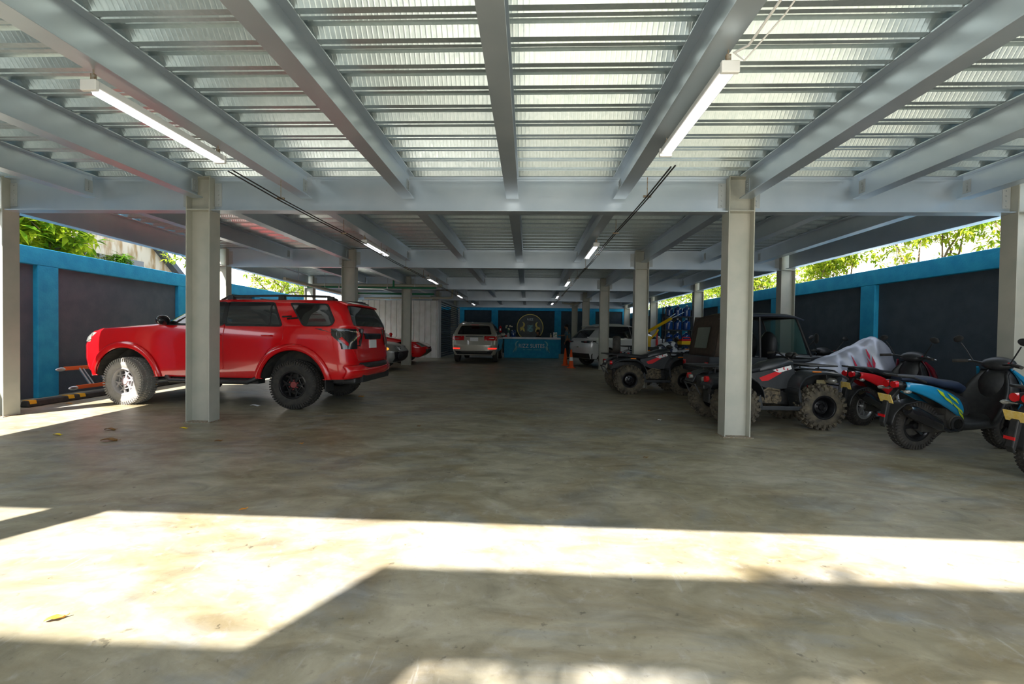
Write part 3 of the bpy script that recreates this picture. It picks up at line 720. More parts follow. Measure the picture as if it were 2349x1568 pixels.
    for s in(-1,1):
        b=MB(); b.cyl((.92,s*.37,1.08),(.965,s*.25,1.10),.019,n=10); b.build('grip',M['rub'],t,smooth=True)
    b=MB(); b.ell((1.06,0,1.06),(.07,.09,.05),14,8); b.build('instrument_pod',M['blk'],t,smooth=True)
    # bumper
    b=MB(); b.tube([(1.52,-.24,.45),(1.66,-.24,.55),(1.66,-.24,.78),(1.60,-.2,.84),(1.60,.2,.84),(1.66,.24,.78),(1.66,.24,.55),(1.52,.24,.45)],.014,8); b.tube([(1.66,-.24,.62),(1.66,.24,.62)],.012,8); b.tube([(-.42,-.2,.45),(-.50,-.2,.6),(-.50,.2,.6),(-.42,.2,.45)],.014,8); b.build('bumper_bar',M['blk'],t,smooth=True)
    b=MB(); b.prism(rpoly([(1.40,.86),(1.62,.80),(1.66,.72),(1.60,.66),(1.42,.70)],.03),-.30,.30); b.build('front_cowl',A,t,smooth=True,bevel=.02,ang=30)
    P=wheels or ATVW
    for x in(0,1.24):
        for s in(-1,1): put_wheel(P,t,x,s*.42,.325,s)
    return t
ATVW=wheel_proto('wheel',.305,.225,.165,M['mud'],M['rimb'],knob=.03,kn=22,style='disc',deep=.04)
ATVW2=wheel_proto('wheel',.305,.225,.165,M['mud'],M['rimb'],knob=.03,kn=22,style='disc',deep=.04)
A1=atv((2.24,9.92+.36,fz(2.2,10)),R_(3),'farther dark grey quad bike with a spare tyre on its rear rack')
A2=atv((3.05,6.60+.36,fz(3,6.9)),R_(1.5),'nearer dark grey quad bike with muddy tyres half behind the big column')
M['camo']=mat('white and blue camouflage plastic',(.55,.58,.62),.4,c2=(.01,.02,.06),scale=7,thr=(.48,.52))
A3=atv((3.0,12.0,fz(2.7,12)),R_(5),'quad bike in white and blue camouflage plastics under the yellow hoist',decal=False,mats=M['camo']); A3.scale=(1,1,1.15)
def scooter(loc,rz,label,paint,lean=4,handle=0,tails='round',rimm=None,rims='three',visible=True,plate='yplate',legs=None,seatm=None,lime=False,fend=True,scl=1.0):
    t=thing('scooter',label,'scooter',loc,rz,tilt=(R_(lean),0)); K=M['blk']; t.scale=(scl,scl,scl*1.06)
    P=wheel_proto('wheel',.280,.13,.172,M['rub'],rimm or M['rimb'],knob=.006,kn=44,spokes=3 if rims=='three' else 9,style='plain' if rims=='three' else 'twin',lug=False)
    put_wheel(P,t,0,0,.285,-1,first=True); put_wheel(P,t,1.27,0,.285,-1)
    # rear bodywork
    for s in(-1,1):
        b=MB()
        def f(u,v):
            x=-.26+.80*u; zt=.80-.04*u-.20*u**2.2; zb=.72-.10*u-.26*u**1.4; 
            z=zb+(zt-zb)*v; wd=.085+.075*math.sin(math.pi*min(1,.15+u*.8))+.02*math.sin(math.pi*v)
            return (x,s*wd,z)
        b.grid(f,22,8); b.build('side_fairing',paint,t,smooth=True,solid=.012,ang=60)
        if lime:
            b=MB()
            for u0,u1,v0,v1 in((.42,.52,.5,.9),(.5,.66,.35,.62),(.60,.78,.62,.9),(.68,.90,.28,.5),(.82,.95,.05,.3)):
                q=[f(u0,v1),f(u1,v1-.1),f(u1+.05,v0),f(u0+.06,v0+.08)]; b.F([b.V((x,y+s*.016,z)) for x,y,z in q])
            b.build('green_stripe',M['lime'],t)
    b=MB(); slab(b,[(-.30,.76,.06,.035),(-.2,.74,.09,.05),(.1,.70,.12,.07),(.35,.60,.13,.12),(.50,.50,.13,.15),(.54,.42,.13,.10)],3); b.build('underseat',K,t,smooth=True,ang=60)
    b=MB(); slab(b,[(-.26,.83,.07,.02),(-.15,.84,.11,.035),(.12,.815,.13,.045),(.22,.785,.14,.045),(.42,.765,.15,.05),(.52,.72,.12,.05),(.56,.68,.06,.03)],3); b.build('seat',seatm or M['seat'],t,smooth=True,ang=60)
    b=MB(); b.tube([(.0,-.12,.80),(-.18,-.13,.86),(-.34,-.09,.87),(-.36,0,.87),(-.34,.09,.87),(-.18,.13,.86),(0,.12,.80)],.013,8); b.build('grab_rail',K,t,smooth=True)
    # tail
    if tails=='round':
        for s in(-1,1):
            b=MB(); b.cyl((-.30,s*.05,.77),(-.35,s*.05,.765),.04,n=20); b.build('tail_lamp',M['lens'],t,smooth=True)
        b=MB(); b.ell((-.28,0,.77),(.06,.11,.05),14,8); b.build('tail_housing',K,t,smooth=True)
    else:
        b=MB(); b.ell((-.30,0,.76),(.05,.08,.04),14,8); b.build('tail_lamp',M['lens'],t,smooth=True)
    for s in(-1,1):
        b=MB(); b.tube([(-.26,s*.08,.70),(-.28,s*.15,.70)],.008,6); b.ell((-.28,s*.17,.70),(.05,.03,.022),12,6); b.build('turn_signal',M['clear'],t,smooth=True)
    b=MB(); b.prism([(-.20,.72),(-.25,.72),(-.39,.56),(-.42,.32),(-.39,.26),(-.37,.34),(-.34,.54)],-.035,.035); b.build('plate_bracket',K,t,bevel=.01)
    b=MB(); b.box((-.385,0,.60),(.008,.17,.105),Matrix.Rotation(-.42,4,'Y')); b.build('licence_plate',M[plate],t)
    b=MB(); b.box((-.42,0,.40),(.01,.09,.03)); b.build('reflector',M['lens'],t)
    # rear mudguard
    if fend:
        b=MB(); arcsheet(b,[(-.36,.30),(-.32,.44),(-.20,.54),(0,.58),(.16,.52)],-.085,.085,.0); b.build('rear_mudguard',K,t,smooth=True,solid=.01)
    # engine, muffler
    b=MB(); b.bb((.02,-.10,.22),(.52,.06,.42)); b.cyl((.42,-.14,.33),(.42,.10,.33),.095,n=20); b.cyl((.0,.04,.265),(.0,.12,.265),.08); b.bb((.3,-.12,.36),(.5,.08,.50)); b.build('engine',M['eng' if False else 'liner'],t,smooth=True,bevel=.01,ang=30)
    b=MB(); b.lathe([(.085,0),(.085,.012),(.06,.016),(.06,.0)],20,Matrix.Translation((.42,-.14,.33))@Matrix.Rotation(math.pi/2,4,'X')); b.build('fan_cover',M['blk'],t,smooth=True,ang=30)
    b=MB(); b.tube([(.50,-.12,.26),(.30,-.16,.25),(.18,-.165,.30)],.022,8); b.tube([(.20,-.165,.28),(.12,-.175,.34),(-.20,-.18,.47),(-.27,-.18,.50)],[.03,.068,.078,.055],14); b.build('exhaust_muffler',M['blkg'],t,smooth=True,ang=40)
    b=MB(); b.tube([(-.02,.11,.27),(-.12,.11,.62)],.02,8); b.tube([(-.12,.11,.62),(-.13,.11,.66)],.012,6); b.build('rear_shock',M['chrome'],t,smooth=True)
    # floorboard and leg shield
    b=MB(); slab(b,[(.46,.30,.14,.07),(.60,.30,.17,.05),(.86,.32,.17,.05),(.96,.38,.14,.07),(1.02,.48,.12,.06)],4); b.build('floorboard',K,t,smooth=True,ang=50)
    b=MB()
    def g(u,v):
        z=.33+.60*v; x=.90+.10*v+.10*v*v-.07*(abs(2*u-1))**2; wd=.15+.10*math.sin(math.pi*min(1,v*1.05+.05))**.7
        return (x,(2*u-1)*wd,z)
    b.grid(g,15,14); b.build('leg_shield',K,t,smooth=True,solid=.03,ang=60)
    b=MB(); b.ell((.97,-.0,.72),(.012,.05,.02),12,6); b.build('badge',M['chrome'],t,smooth=True)
    b=MB()
    def g2(u,v):
        z=.50+.46*v; x=1.20-.10*v+.14*(1-abs(2*u-1)**2.2); wd=.10+.11*math.sin(math.pi*min(1,v*.9+.1))**.8
        return (x,(2*u-1)*wd,z)
    b.grid(g2,15,14); b.build('front_fairing',legs or paint,t,smooth=True,solid=.012,ang=60)
    b=MB(); b.ell((1.09,0,.72),(.15,.20,.25),16,12); b.build('inner_shield',K,t,smooth=True)
    for s in(-1,1):
        b=MB(); b.tube([(1.03,s*.19,.95),(1.12,s*.235,.85),(1.24,s*.225,.72),(1.34,s*.15,.60)],[.014,.030,.034,.02],8); b.build('shield_edge',legs or paint,t,smooth=True)
    b=MB(); arcsheet(b,[(1.0,.30),(1.03,.44),(1.14,.54),(1.29,.56),(1.43,.50),(1.50,.40)],-.08,.08,0); b.build('front_mudguard',paint,t,smooth=True,solid=.01)
    b=MB(); 
    for s in(-1,1): b.tube([(1.27,s*.085,.265),(1.12,s*.07,.72)],.018,8)
    b.tube([(1.12,0,.70),(1.03,0,1.0)],.03,10); b.build('fork',K,t,smooth=True)
    # bars, headset
    hb=bpy.data.objects.new('handlebar',None)
    H=Matrix.Translation((1.05,0,1.0))@Matrix.Rotation(R_(handle),4,'Z')@Matrix.Translation((-1.05,0,-1.0))
    b=MB(); b.T=H; b.tube([(.90,-.34,1.01),(.97,-.20,1.02),(1.03,0,.99),(.97,.20,1.02),(.90,.34,1.01)],.013,8); hbar=b.build('handlebar',K,t,smooth=True)
    b=MB(); b.T=H; b.ell((1.07,0,1.01),(.12,.17,.07),18,10,Matrix.Rotation(-.35,4,'Y')); b.build('headset',K,t,smooth=True)
    b=MB(); b.T=H; b.ell((1.15,0,.99),(.06,.10,.055),16,8); b.build('head_lamp',M['clear'],t,smooth=True)
    for s in(-1,1):
        b=MB(); b.T=H; b.tube([(.89,s*.37,1.005),(.945,s*.235,1.02)],.020,10); g_=b.build('grip',M['rub'],hbar,smooth=True)
        b=MB(); b.T=H; b.tube([(.99,s*.24,1.03),(.985,s*.36,.995)],.007,6); b.build('brake_lever',M['alu'],hbar,smooth=True)
        b=MB(); b.T=H; b.tube([(.97,s*.20,1.03),(.95,s*.27,1.15),(.93,s*.32,1.23)],.007,6); b.ell((.92,s*.35,1.28),(.014,.065,.042),14,8,Matrix.Rotation(s*-.25,4,'X')); b.build('rear_mirror',K,t,smooth=True)
    b=MB(); b.T=H; b.box((.99,-.18,1.03),(.03,.02,.02)); b.build('switch',M['rd'],hbar)
    b=MB(); b.tube([(.50,.04,.25),(.40,.16,.02)],.012,6); b.build('side_stand',K,t)
    return t
scooter((4.76,5.57,fz(4.8,5.5)-.003),R_(6),'light blue scooter with lime green decals and a yellow plate',M['scb'],handle=0,lime=True,seatm=M['navy'],lean=3)
scooter((5.20,7.0,fz(5.1,7)-.003),R_(19),'red and maroon scooter between the blue scooter and the silver cover',M['rd'],rimm=M['rims'],rims='many',legs=M['scm'],lean=3)
scooter((5.08,4.44,fz(5.1,4.5)-.003),R_(5),'black scooter cut off by the right edge of the picture',M['atv'],lean=3,rims='many',rimm=M['rims'])
scooter((6.40,8.75,fz(6.3,8.6)-.005),R_(88),'dark scooter facing away behind the silver cover, only its mirrors showing',M['blkg'],lean=2)
# covered scooter
t=thing('covered_scooter','scooter hidden under a crumpled silver rain cover with red flames','covered scooter',(4.60,7.74,fz(5,7.8)),R_(6))
def cov(u,v,off=0):
    # u along length, v around from one hem over the ridge to the other
    x=-.12+1.98*u
    top=pwl([(0,.62),(.06,.80),(.25,.93),(.45,1.08),(.62,1.22),(.74,1.36),(.80,1.39),(.88,1.22),(.95,.86),(1.0,.45)],u)[0]
    wd=pwl([(0,.10),(.1,.22),(.3,.27),(.55,.29),(.75,.33),(.9,.25),(1,.14)],u)[0]
    a=(v-.5)*2; s=math.copysign(1,a) if a else 1; q=abs(a)
    zz=top*(1-q**2.4*1.0)+.05*q; yy=wd*(1.25*q**.85) if q<1 else wd*1.25
    nn=noise.noise(Vector((x*3.2,q*1.3*s,top*2)))*.05+.03*math.sin(x*26+q*5*s+3*noise.noise(Vector((x*2,q*2,0))))*q*(1-.3*q)+noise.noise(Vector((x*9,q*5*s,3)))*.022
    return (x+nn*.3,s*(yy+nn*(.3+q)+off),max(.03,zz+nn*.5*(1-q)))
b=MB(); b.grid(lambda u,v:cov(u,v),90,60); b.build('rain_cover',M['cover'],t,smooth=True,ang=180)
b=MB()
rnd=random.Random(3)
for (u0,v0,h_,w_) in((.53,.22,.10,.018),(.58,.17,.03,.02),(.67,.25,.13,.02),(.63,.17,.05,.03),(.66,.16,.07,.03),(.70,.19,.05,.02),(.645,.20,.05,.015),(.69,.15,.04,.03)):
    pts=[cov(u0-w_/2,v0,.012),cov(u0,v0-.03,.012),cov(u0+w_/2,v0,.012),cov(u0-.006,v0+h_,.012)]
    b.F([b.V(p) for p in pts])
b.build('flame_print',M['flame'],t)
b=MB(); b.lathe([(.20,-.05),(.25,-.04),(.25,.04),(.20,.05)],28,Matrix.Translation((.16,0,.26))@Matrix.Rotation(math.pi/2,4,'X'),closed=True); b.lathe([(.20,-.05),(.25,-.04),(.25,.04),(.20,.05)],28,Matrix.Translation((1.45,0,.26))@Matrix.Rotation(math.pi/2,4,'X'),closed=True); b.build('wheel',M['rub'],t,smooth=True)
# ---------------- utility buggy
t=thing('utility_buggy','dark utility buggy with brown canvas cab and blue canvas roof behind the big column','buggy',(3.95,9.02,fz(4,8.9)),R_(1))
W=wheel_proto('wheel',.31,.24,.165,M['mud'],M['rimb'],knob=.026,kn=22,style='disc',deep=.04)
for i,(x,s) in enumerate(((0,1),(0,-1),(1.75,1),(1.75,-1))): put_wheel(W,t,x,s*.58,.325,s,first=(i==0))
b=MB(); b.bb((-.55,-.66,.62),(.55,.66,.70)); b.bb((-.55,-.66,.70),(.55,-.62,.95)); b.bb((-.55,.62,.70),(.55,.66,.95)); b.bb((-.55,-.66,.70),(-.51,.66,.95)); b.bb((.51,-.66,.70),(.55,.66,.95)); b.build('cargo_bed',M['atv'],t,bevel=.015)
b=MB(); b.bb((-.45,-.40,.35),(2.1,.40,.60)); b.bb((.5,-.62,.32),(1.35,.62,.42)); b.build('chassis',M['blk'],t,bevel=.02)
b=MB(); b.prism(rpoly([(1.35,.42),(1.35,.95),(1.55,1.0),(2.10,.88),(2.20,.70),(2.15,.60),(2.06,.60),(1.95,.68),(1.55,.68),(1.42,.45)],.05),-.62,.62); b.build('hood',M['atv'],t,smooth=True,bevel=.03,ang=30)
for s in(-1,1):
    b=MB(); b.ell((2.12,s*.42,.80),(.06,.12,.05),14,8); b.build('head_lamp',M['clear'],t,smooth=True)
    b=MB(); b.bb((-.565,s*.50,.74),(-.55,s*.62,.84)); b.build('tail_lamp',M['lens'],t)
    b=MB(); b.bb((.55,s*.64,.40),(1.35,s*.66,.92)); b.build('half_door',M['atv'],t,bevel=.01)
b=MB()
for s in(-1,1):
    b.tube([(-.42,s*.60,.95),(-.30,s*.58,1.66),(.2,s*.58,1.74),(1.10,s*.58,1.71),(1.38,s*.62,.98)],.022,8); b.tube([(.45,s*.60,.60),(.42,s*.58,1.73)],.022,8)
for x,z in((-.30,1.66),(.42,1.73),(1.10,1.71)): b.tube([(x,-.58,z),(x,.58,z)],.022,8)
b.tube([(-.36,-.59,1.2),(-.36,.59,1.2)],.018,8)
b.build('roll_cage',M['blk'],t,smooth=True)
b=MB(); b.grid(lambda u,v:(-.02+1.22*u,(-.66+1.32*v),1.765+.03*math.sin(math.pi*u)-.06*abs(2*v-1)**4-.05*max(0,u-.85)/.15),18,14); b.build('roof_canvas',M['canvb'],t,smooth=True,solid=.03)
b=MB()
b.grid(lambda u,v:(-.42+.46*v**.5 if u<0 else (-.44+.13*min(1,v*1.25)+.30*max(0,v-.8)/.2),(-.64+1.28*u),.95+.80*min(1,v*1.18)+.06*max(0,v-.85)/.15-.05*abs(2*u-1)**6),16,14)
for s in(-1,1): b.grid(lambda u,v,s=s:(-.44+.13*v+(.52)*u*(1-.0*v),s*.635,.95+.80*v),8,8)
b.build('rear_canvas',M['canvas'],t,smooth=True,solid=.012,ang=60)
b=MB(); b.grid(lambda u,v:(-.452+.075*v,(-.30+.60*u),1.10+.42*v),4,4); b.build('rear_window',M['paneg'],t)
for s in(-1,1):
    b=MB(); b.grid(lambda u,v,s=s:(-.36+.10*v+.30*u,s*.648,1.12+.42*v),4,4); b.build('side_window',M['paneg'],t)
b=MB(); b.grid(lambda u,v:(1.34-.22*v,(-.55+1.10*u),1.02+.67*v),6,6); b.build('windscreen',M['pane'],t,solid=.006)
b=MB(); b.tube([(1.34,-.2,1.06),(1.26,-.35,1.32)],.008,6); b.build('wiper',M['blk'],t)
b=MB(); b.ell((.72,.35,1.15),(.12,.24,.30),16,10); b.ell((.72,-.35,1.15),(.12,.24,.30),16,10); b.bb((.62,-.58,.60),(1.10,.58,.82)); b.build('seat_bench',M['seat'],t,smooth=True,bevel=.03,ang=40)
b=MB(); b.lathe([(.15,-.012),(.165,0),(.15,.012),(.135,0)],24,Matrix.Translation((1.18,.35,1.12))@Matrix.Rotation(-.9,4,'Y'),closed=True); b.tube([(1.18,.35,1.12),(1.36,.35,1.0)],.02,8); b.build('steering_wheel',M['blk'],t,smooth=True)
for s in(-1,1):
    b=MB(); b.tube([(1.32,s*.62,1.18),(1.36,s*.72,1.28)],.01,6); b.ell((1.37,s*.76,1.32),(.02,.07,.10),12,8); b.build('door_mirror',M['blk'],t,smooth=True)
# ================================================================ other cars
def car(name,label,loc,rz,lev,ax,wb_r,paint,ws,rearg,sidew,track=.76,R=.34,zc=None,tilt=None,rims=None,arch=None,trims=True,px=2.4,tap=None,crown=.02,cat='car',spokes=5):
    t=thing(name,label,cat,loc,rz)
    B=Body(lev,arch=ax,ra=arch or R+.07,zc=zc or R,px=px,tap=tap,crown=crown)
    B.shell(t,paint)
    for s in(-1,1):
        for q in sidew:
            B.patch(rpoly(grow(q,.02),.04),M['blk'],t,'window_trim',s,eps=.008,th=.02); B.patch(rpoly(q,.05),M['glass'],t,'side_window',s,eps=.012,th=.02)
    B.patch(rpoly(ws,.04),M['glass'],t,'windscreen',end='f',eps=.010,th=.02,nc=20)
    if rearg: B.patch(rpoly(rearg,.05),M['glass'],t,'rear_window',end='r',eps=.010,th=.02,nc=20)
    P=wheel_proto('wheel',R,.22,R*.68,M['rub'],rims or M['rims'],knob=0,spokes=spokes,style='twin'); i=0
    for x in ax:
        for s in(-1,1): put_wheel(P,t,x,s*track,R+.005,s,first=(i==0)); i+=1
    return t,B
# silver SUV, tail towards the street
lev=[(.34,3.6,-.95,.86,8),(.5,3.75,-1.02,.93,6),(.75,3.80,-1.03,.965,6),(.98,3.72,-.97,.975,6),(1.10,3.3,-.93,.965,6),(1.18,2.2,-.88,.94,7),(1.45,1.55,-.66,.82,7),(1.66,.95,-.45,.70,7),(1.72,.6,-.25,.62,6)]
t,B=car('silver_suv','champagne silver car parked tail first to the street with glowing red reflectors',(-2.25,19.0,fz(-2.2,19)),R_(90),lev,(0,2.9),0,M['silver'],[(-.66,1.22),(.66,1.22),(.58,1.6),(-.58,1.6)],[(-.72,1.20),(.72,1.20),(.60,1.56),(-.60,1.56)],[[(-.35,1.22),(1.9,1.2),(1.1,1.58),(-.2,1.60)]],track=.83,R=.37)
t.name='parked_car'; t['category']='car'
for s in(-1,1):
    b=MB(); P=[(s*.95,.95),(s*.92,1.15),(s*.55,1.12),(s*.52,.95)][::s]; B.patch(P,None,None,'',end='r',eps=.014,th=.03,b=b,nc=14); B.patch([(-.98,.95),(-.75,.98),(-.70,1.12),(-.94,1.14)],None,None,'',s,eps=.014,th=.02,b=b)
    l=b.build('tail_lamp',M['lens'],t,smooth=True)
    b=MB(); b.box((B.endx(s*.72,1.04,0)-.02,s*.72,1.04),(.02,.22,.035)); b.build('lamp_lens',M['clear'],l)
    b=MB(); B.patch([(s*.93,.585),(s*.93,.645),(s*.58,.645),(s*.58,.585)][::s],None,None,'',end='r',eps=.014,th=.02,b=b); b.build('reflector',mat('red reflector with added glow',(.9,.03,.02),.3,emit=(1,.05,.03),es=.5),t)  # glint of the reflectors put in as a weak emission, no lamp behind
    b=MB(); b.tube([(-.05,s*.60,1.70),(.1,s*.62,1.76),(1.0,s*.60,1.76),(1.15,s*.58,1.70)],.015,6); b.build('roof_rail',M['alu'],t,smooth=True)
    b=MB(); b.ell((1.95,s*1.03,1.22),(.07,.12,.08),14,8); b.tube([(1.95,s*.90,1.18),(1.95,s*1.0,1.2)],.025,6); b.build('door_mirror',M['silver'],t,smooth=True)
B.patch([(-.17,.92),(.17,.92),(.17,1.07),(-.17,1.07)],M['plate'],t,'licence_plate',end='r',eps=.02,th=.02)
b=MB(); B.patch([(-.36,1.10),(.36,1.10),(.36,1.13),(-.36,1.13)],None,None,'',end='r',eps=.02,th=.02,b=b); b.build('chrome_strip',M['chrome'],t)
b=MB(); B.patch([(-.70,.37),(.70,.37),(.80,.52),(-.80,.52)],None,None,'',end='r',eps=.012,th=.02,b=b); b.build('bumper_valance',M['blk'],t)
b=MB(); B.patch([(-.55,.46),(.55,.46),(.55,.485),(-.55,.485)],None,None,'',end='r',eps=.025,th=.02,b=b); b.build('bumper_trim',M['chrome'],t)
b=MB(); b.grid(lambda u,v:(-.50-.14*v,(-.62+1.24*u),1.64-.03*v-.02*abs(2*u-1)**3),10,4); b.build('roof_spoiler',M['silver'],t,smooth=True,solid=.03)
b=MB(); b.bb((-.69,-.16,1.595),(-.60,.16,1.61)); b.build('brake_lamp',M['lens'],t)
# white crossover
lev=[(.32,3.0,-.72,.84,8),(.48,3.15,-.80,.90,6),(.75,3.2,-.86,.925,6),(.98,3.15,-.84,.925,6),(1.07,2.9,-.76,.915,6),(1.12,2.3,-.72,.90,7),(1.38,1.7,-.44,.79,7),(1.58,1.15,-.12,.68,7),(1.65,.7,.1,.60,6)]
r=20
c0=Vector((2.40,17.0)); h=Vector((math.cos(R_(r)),math.sin(R_(r)))); nn=Vector((-h.y,h.x)); org=c0+h*.78+nn*.90
t,B=car('parked_car','white crossover car turned towards the right wall behind the slim columns',(org.x,org.y,fz(org.x,org.y)),R_(r),lev,(0,2.62),0,M['whp'],[(-.62,1.14),(.62,1.14),(.54,1.5),(-.54,1.5)],[(-.66,1.10),(.66,1.10),(.56,1.42),(-.56,1.42)],[[(1.02,1.10),(2.2,1.10),(1.45,1.50),(1.0,1.53)],[(-.1,1.14),(.97,1.10),(.95,1.53),(.12,1.53),(-.35,1.30)]],track=.80,R=.35,rims=M['rimb']); t.scale=(1.05,)*3
for s in(-1,1):
    b=MB(); B.patch([(s*.92,.90),(s*.90,1.0),(s*.35,.98),(s*.35,.93)][::s],None,None,'',end='r',eps=.014,th=.03,b=b,nc=14); B.patch([(-.84,.91),(-.55,.96),(-.50,1.0),(-.80,1.0)],None,None,'',s,eps=.014,th=.02,b=b); l=b.build('tail_lamp',M['lensd'],t,smooth=True)
    b=MB(); b.box((B.endx(s*.66,.96,0)-.018,s*.66,.955),(.02,.18,.02)); b.build('lamp_lens',M['lens'],l)
    B.patch([(.35,.34),(2.25,.34),(2.25,.46),(.35,.46)],M['blk'],t,'sill_trim',s,eps=.012,th=.02)
    b=MB(); b.ell((2.1,s*1.0,1.14),(.07,.11,.07),14,8); b.tube([(2.1,s*.88,1.1),(2.1,s*.96,1.12)],.02,6); b.build('door_mirror',M['whp'],t,smooth=True)
    for q in ([(1.02,.50),(1.95,.50),(2.2,.85),(2.2,1.06),(1.02,1.06)],[(.45,.50),(.99,.50),(.99,1.06),(.0,1.06),(.15,.85),(.38,.70)]): B.patch(rpoly(q,.03),M['whp'],t,'door',s,eps=.008,th=.02)
b=MB(); B.patch([(-.80,.33),(.80,.33),(.86,.52),(-.86,.52)],None,None,'',end='r',eps=.012,th=.02,b=b); b.build('bumper_valance',M['blk'],t)
b=MB(); B.patch([(-.18,.74),(.0,.74),(.0,.77),(-.18,.77)],None,None,'',end='r',eps=.012,th=.02,b=b); b.build('badge',M['chrome'],t)
b=MB(); b.grid(lambda u,v:(-.16-.22*v,(-.60+1.20*u),1.60-.04*v-.02*abs(2*u-1)**3),10,4); b.build('roof_spoiler',M['whp'],t,smooth=True,solid=.03)
# battered silver sedan, nose to the right
lev=[(.24,3.25,-.9,.78,8),(.40,3.42,-1.0,.84,5),(.62,3.45,-1.05,.86,5),(.80,3.30,-1.03,.86,5),(.90,2.9,-1.0,.85,6),(.98,2.15,-.75,.82,7),(1.25,1.55,-.35,.70,7),(1.38,1.15,-.05,.60,6),(1.41,.8,.2,.52,6)]
t,B=car('parked_car','battered old silver sedan without a front bumper, amber turn lamp showing',(-7.62,14.5,fz(-7,14.5)),R_(2),lev,(0,2.6),0,M['oldsilver'],[(-.58,1.0),(.58,1.0),(.50,1.30),(-.50,1.30)],[(-.58,1.0),(.58,1.0),(.50,1.30),(-.50,1.30)],[[(-.25,1.0),(1.95,.99),(1.35,1.30),(.1,1.32)]],track=.74,R=.31)
for s in(-1,1):
    b=MB(); B.patch([(3.0,.62),(3.40,.60),(3.38,.78),(3.02,.80)],None,None,'',s,eps=.012,th=.03,b=b); l=b.build('head_lamp',M['clear'],t,smooth=True)
    b=MB(); b.ell((3.05,s*(B.hw(3.05,.70)+.01),.70),(.10,.02,.05),12,8); b.build('turn_signal',mat('glowing amber lens',(.95,.35,.02),.3,emit=(1,.4,.05),es=.6),t,smooth=True)
b=MB(); B.patch([(-.70,.28),(.70,.28),(.76,.60),(-.76,.60)],None,None,'',end='f',eps=.02,th=.03,b=b); b.ell((3.42,-.5,.48),(.07,.24,.14),14,8); b.build('exposed_bumper_frame',mat('tangled dark crash bar',(.02,.02,.022),.5,bump=1,bscale=30),t,smooth=True)
# red coupe
lev=[(.22,3.25,-.95,.80,8),(.38,3.50,-1.05,.87,4.5),(.55,3.50,-1.08,.89,4.5),(.70,3.20,-1.06,.89,5),(.80,2.5,-1.03,.88,6),(.88,1.95,-.9,.85,7),(1.08,1.45,-.35,.72,7),(1.24,.95,.1,.60,6),(1.27,.7,.3,.52,6)]
t,B=car('parked_car','low red coupe nosing out between the silver sedan and the white metal fence',(-7.72,17.55,fz(-7,17)),R_(5),lev,(0,2.55),0,M['red'],[(-.62,.92),(.62,.92),(.50,1.18),(-.50,1.18)],[(-.6,.92),(.6,.92),(.5,1.16),(-.5,1.16)],[[(-.1,.90),(1.7,.90),(1.15,1.18),(.3,1.19)]],track=.78,R=.32,rims=M['rimb']); t.scale=(1.05,1.05,1.2)
for s in(-1,1):
    b=MB(); b.ell((1.75,s*.97,.95),(.08,.09,.06),14,8); b.tube([(1.75,s*.84,.9),(1.75,s*.93,.93)],.02,6); b.build('door_mirror',M['red'],t,smooth=True)
    b=MB(); B.patch([(s*.80,.55),(s*.80,.68),(s*.45,.66),(s*.48,.57)][::s],None,None,'',end='f',eps=.012,th=.03,b=b); b.build('head_lamp',M['clear'],t,smooth=True)
b=MB(); B.patch([(-.6,.26),(.6,.26),(.66,.48),(-.66,.48)],None,None,'',end='f',eps=.015,th=.03,b=b); b.build('front_grille',M['blk'],t,smooth=True)
# ================================================================ far end: fence, louvre, reception, people
M['sheet']=mat('white corrugated sheet',(.82,.84,.83),.45,.0,c2=(.70,.72,.69),scale=2.5)
M['louv']=mat('dark blue grey louvre',(.06,.08,.11),.4,.3)
M['gold']=mat('gold ring',(.45,.36,.10),.4,.5)
M['signg']=mat('grey sign face',(.10,.115,.12),.5,c2=(.13,.14,.14),scale=5)
M['teal']=mat('pale teal lettering',(.25,.60,.65),.5)
M['pale']=mat('pale grey lettering',(.75,.80,.82),.5)
M['ctop']=mat('white stone counter top',(.62,.62,.66),.3,c2=(.5,.5,.56),scale=4)
M['orange']=mat('orange cone plastic',(.80,.09,.01),.45)
M['skin']=mat('brown skin',(.28,.14,.085),.55)
M['hair']=mat('black hair',(.012,.010,.009),.6)
M['shirt']=mat('grey blue shirt',(.09,.16,.20),.8)
M['dark']=mat('dark cloth',(.018,.018,.022),.8)
M['gpipe']=mat('green pipe',(.02,.20,.10),.4)
M['wpipe']=mat('cream plastic pipe',(.50,.48,.38),.45)
M['yel']=mat('yellow hoist paint',(.75,.48,.01),.4)
M['jug']=mat('blue water jug',(.012,.06,.24),.1,coat=.5,alpha=.9)
# white corrugated fence across
b=MB(); x=-9.2; P=[]
while x<-4.42:
    for dx,dy in((0,0),(.20,0),(.215,.035),(.265,.035),(.28,0)): P.append((x+dx,21.15+dy))
    x+=.28
P=[p for p in P if p[0]<-4.42]
A=[b.V((px,py,.12)) for px,py in P]; B=[b.V((px,py,2.93)) for px,py in P]
for i in range(len(P)-1): b.F([A[i],A[i+1],B[i+1],B[i]])
t=thing('metal_fence','white corrugated metal fence between the left blue wall and the dark louvre','fence',(0,0,0)); b.build('sheet_panel',M['sheet'],t,solid=.004)
b=MB(); b.bb((-9.2,21.2,.35),(-4.42,21.25,.40)); b.bb((-9.2,21.2,2.6),(-4.42,21.25,2.65)); b.build('rail',M['steel'],t)
b=MB(); b.bb((-4.42,21.10,.10),(-4.35,21.17,3.02)); b.build('post',M['steel'],t)
t=thing('louvre_screen','dark horizontal louvre screen running back from the white fence to the back wall','screen',(0,0,0))
b=MB(); 
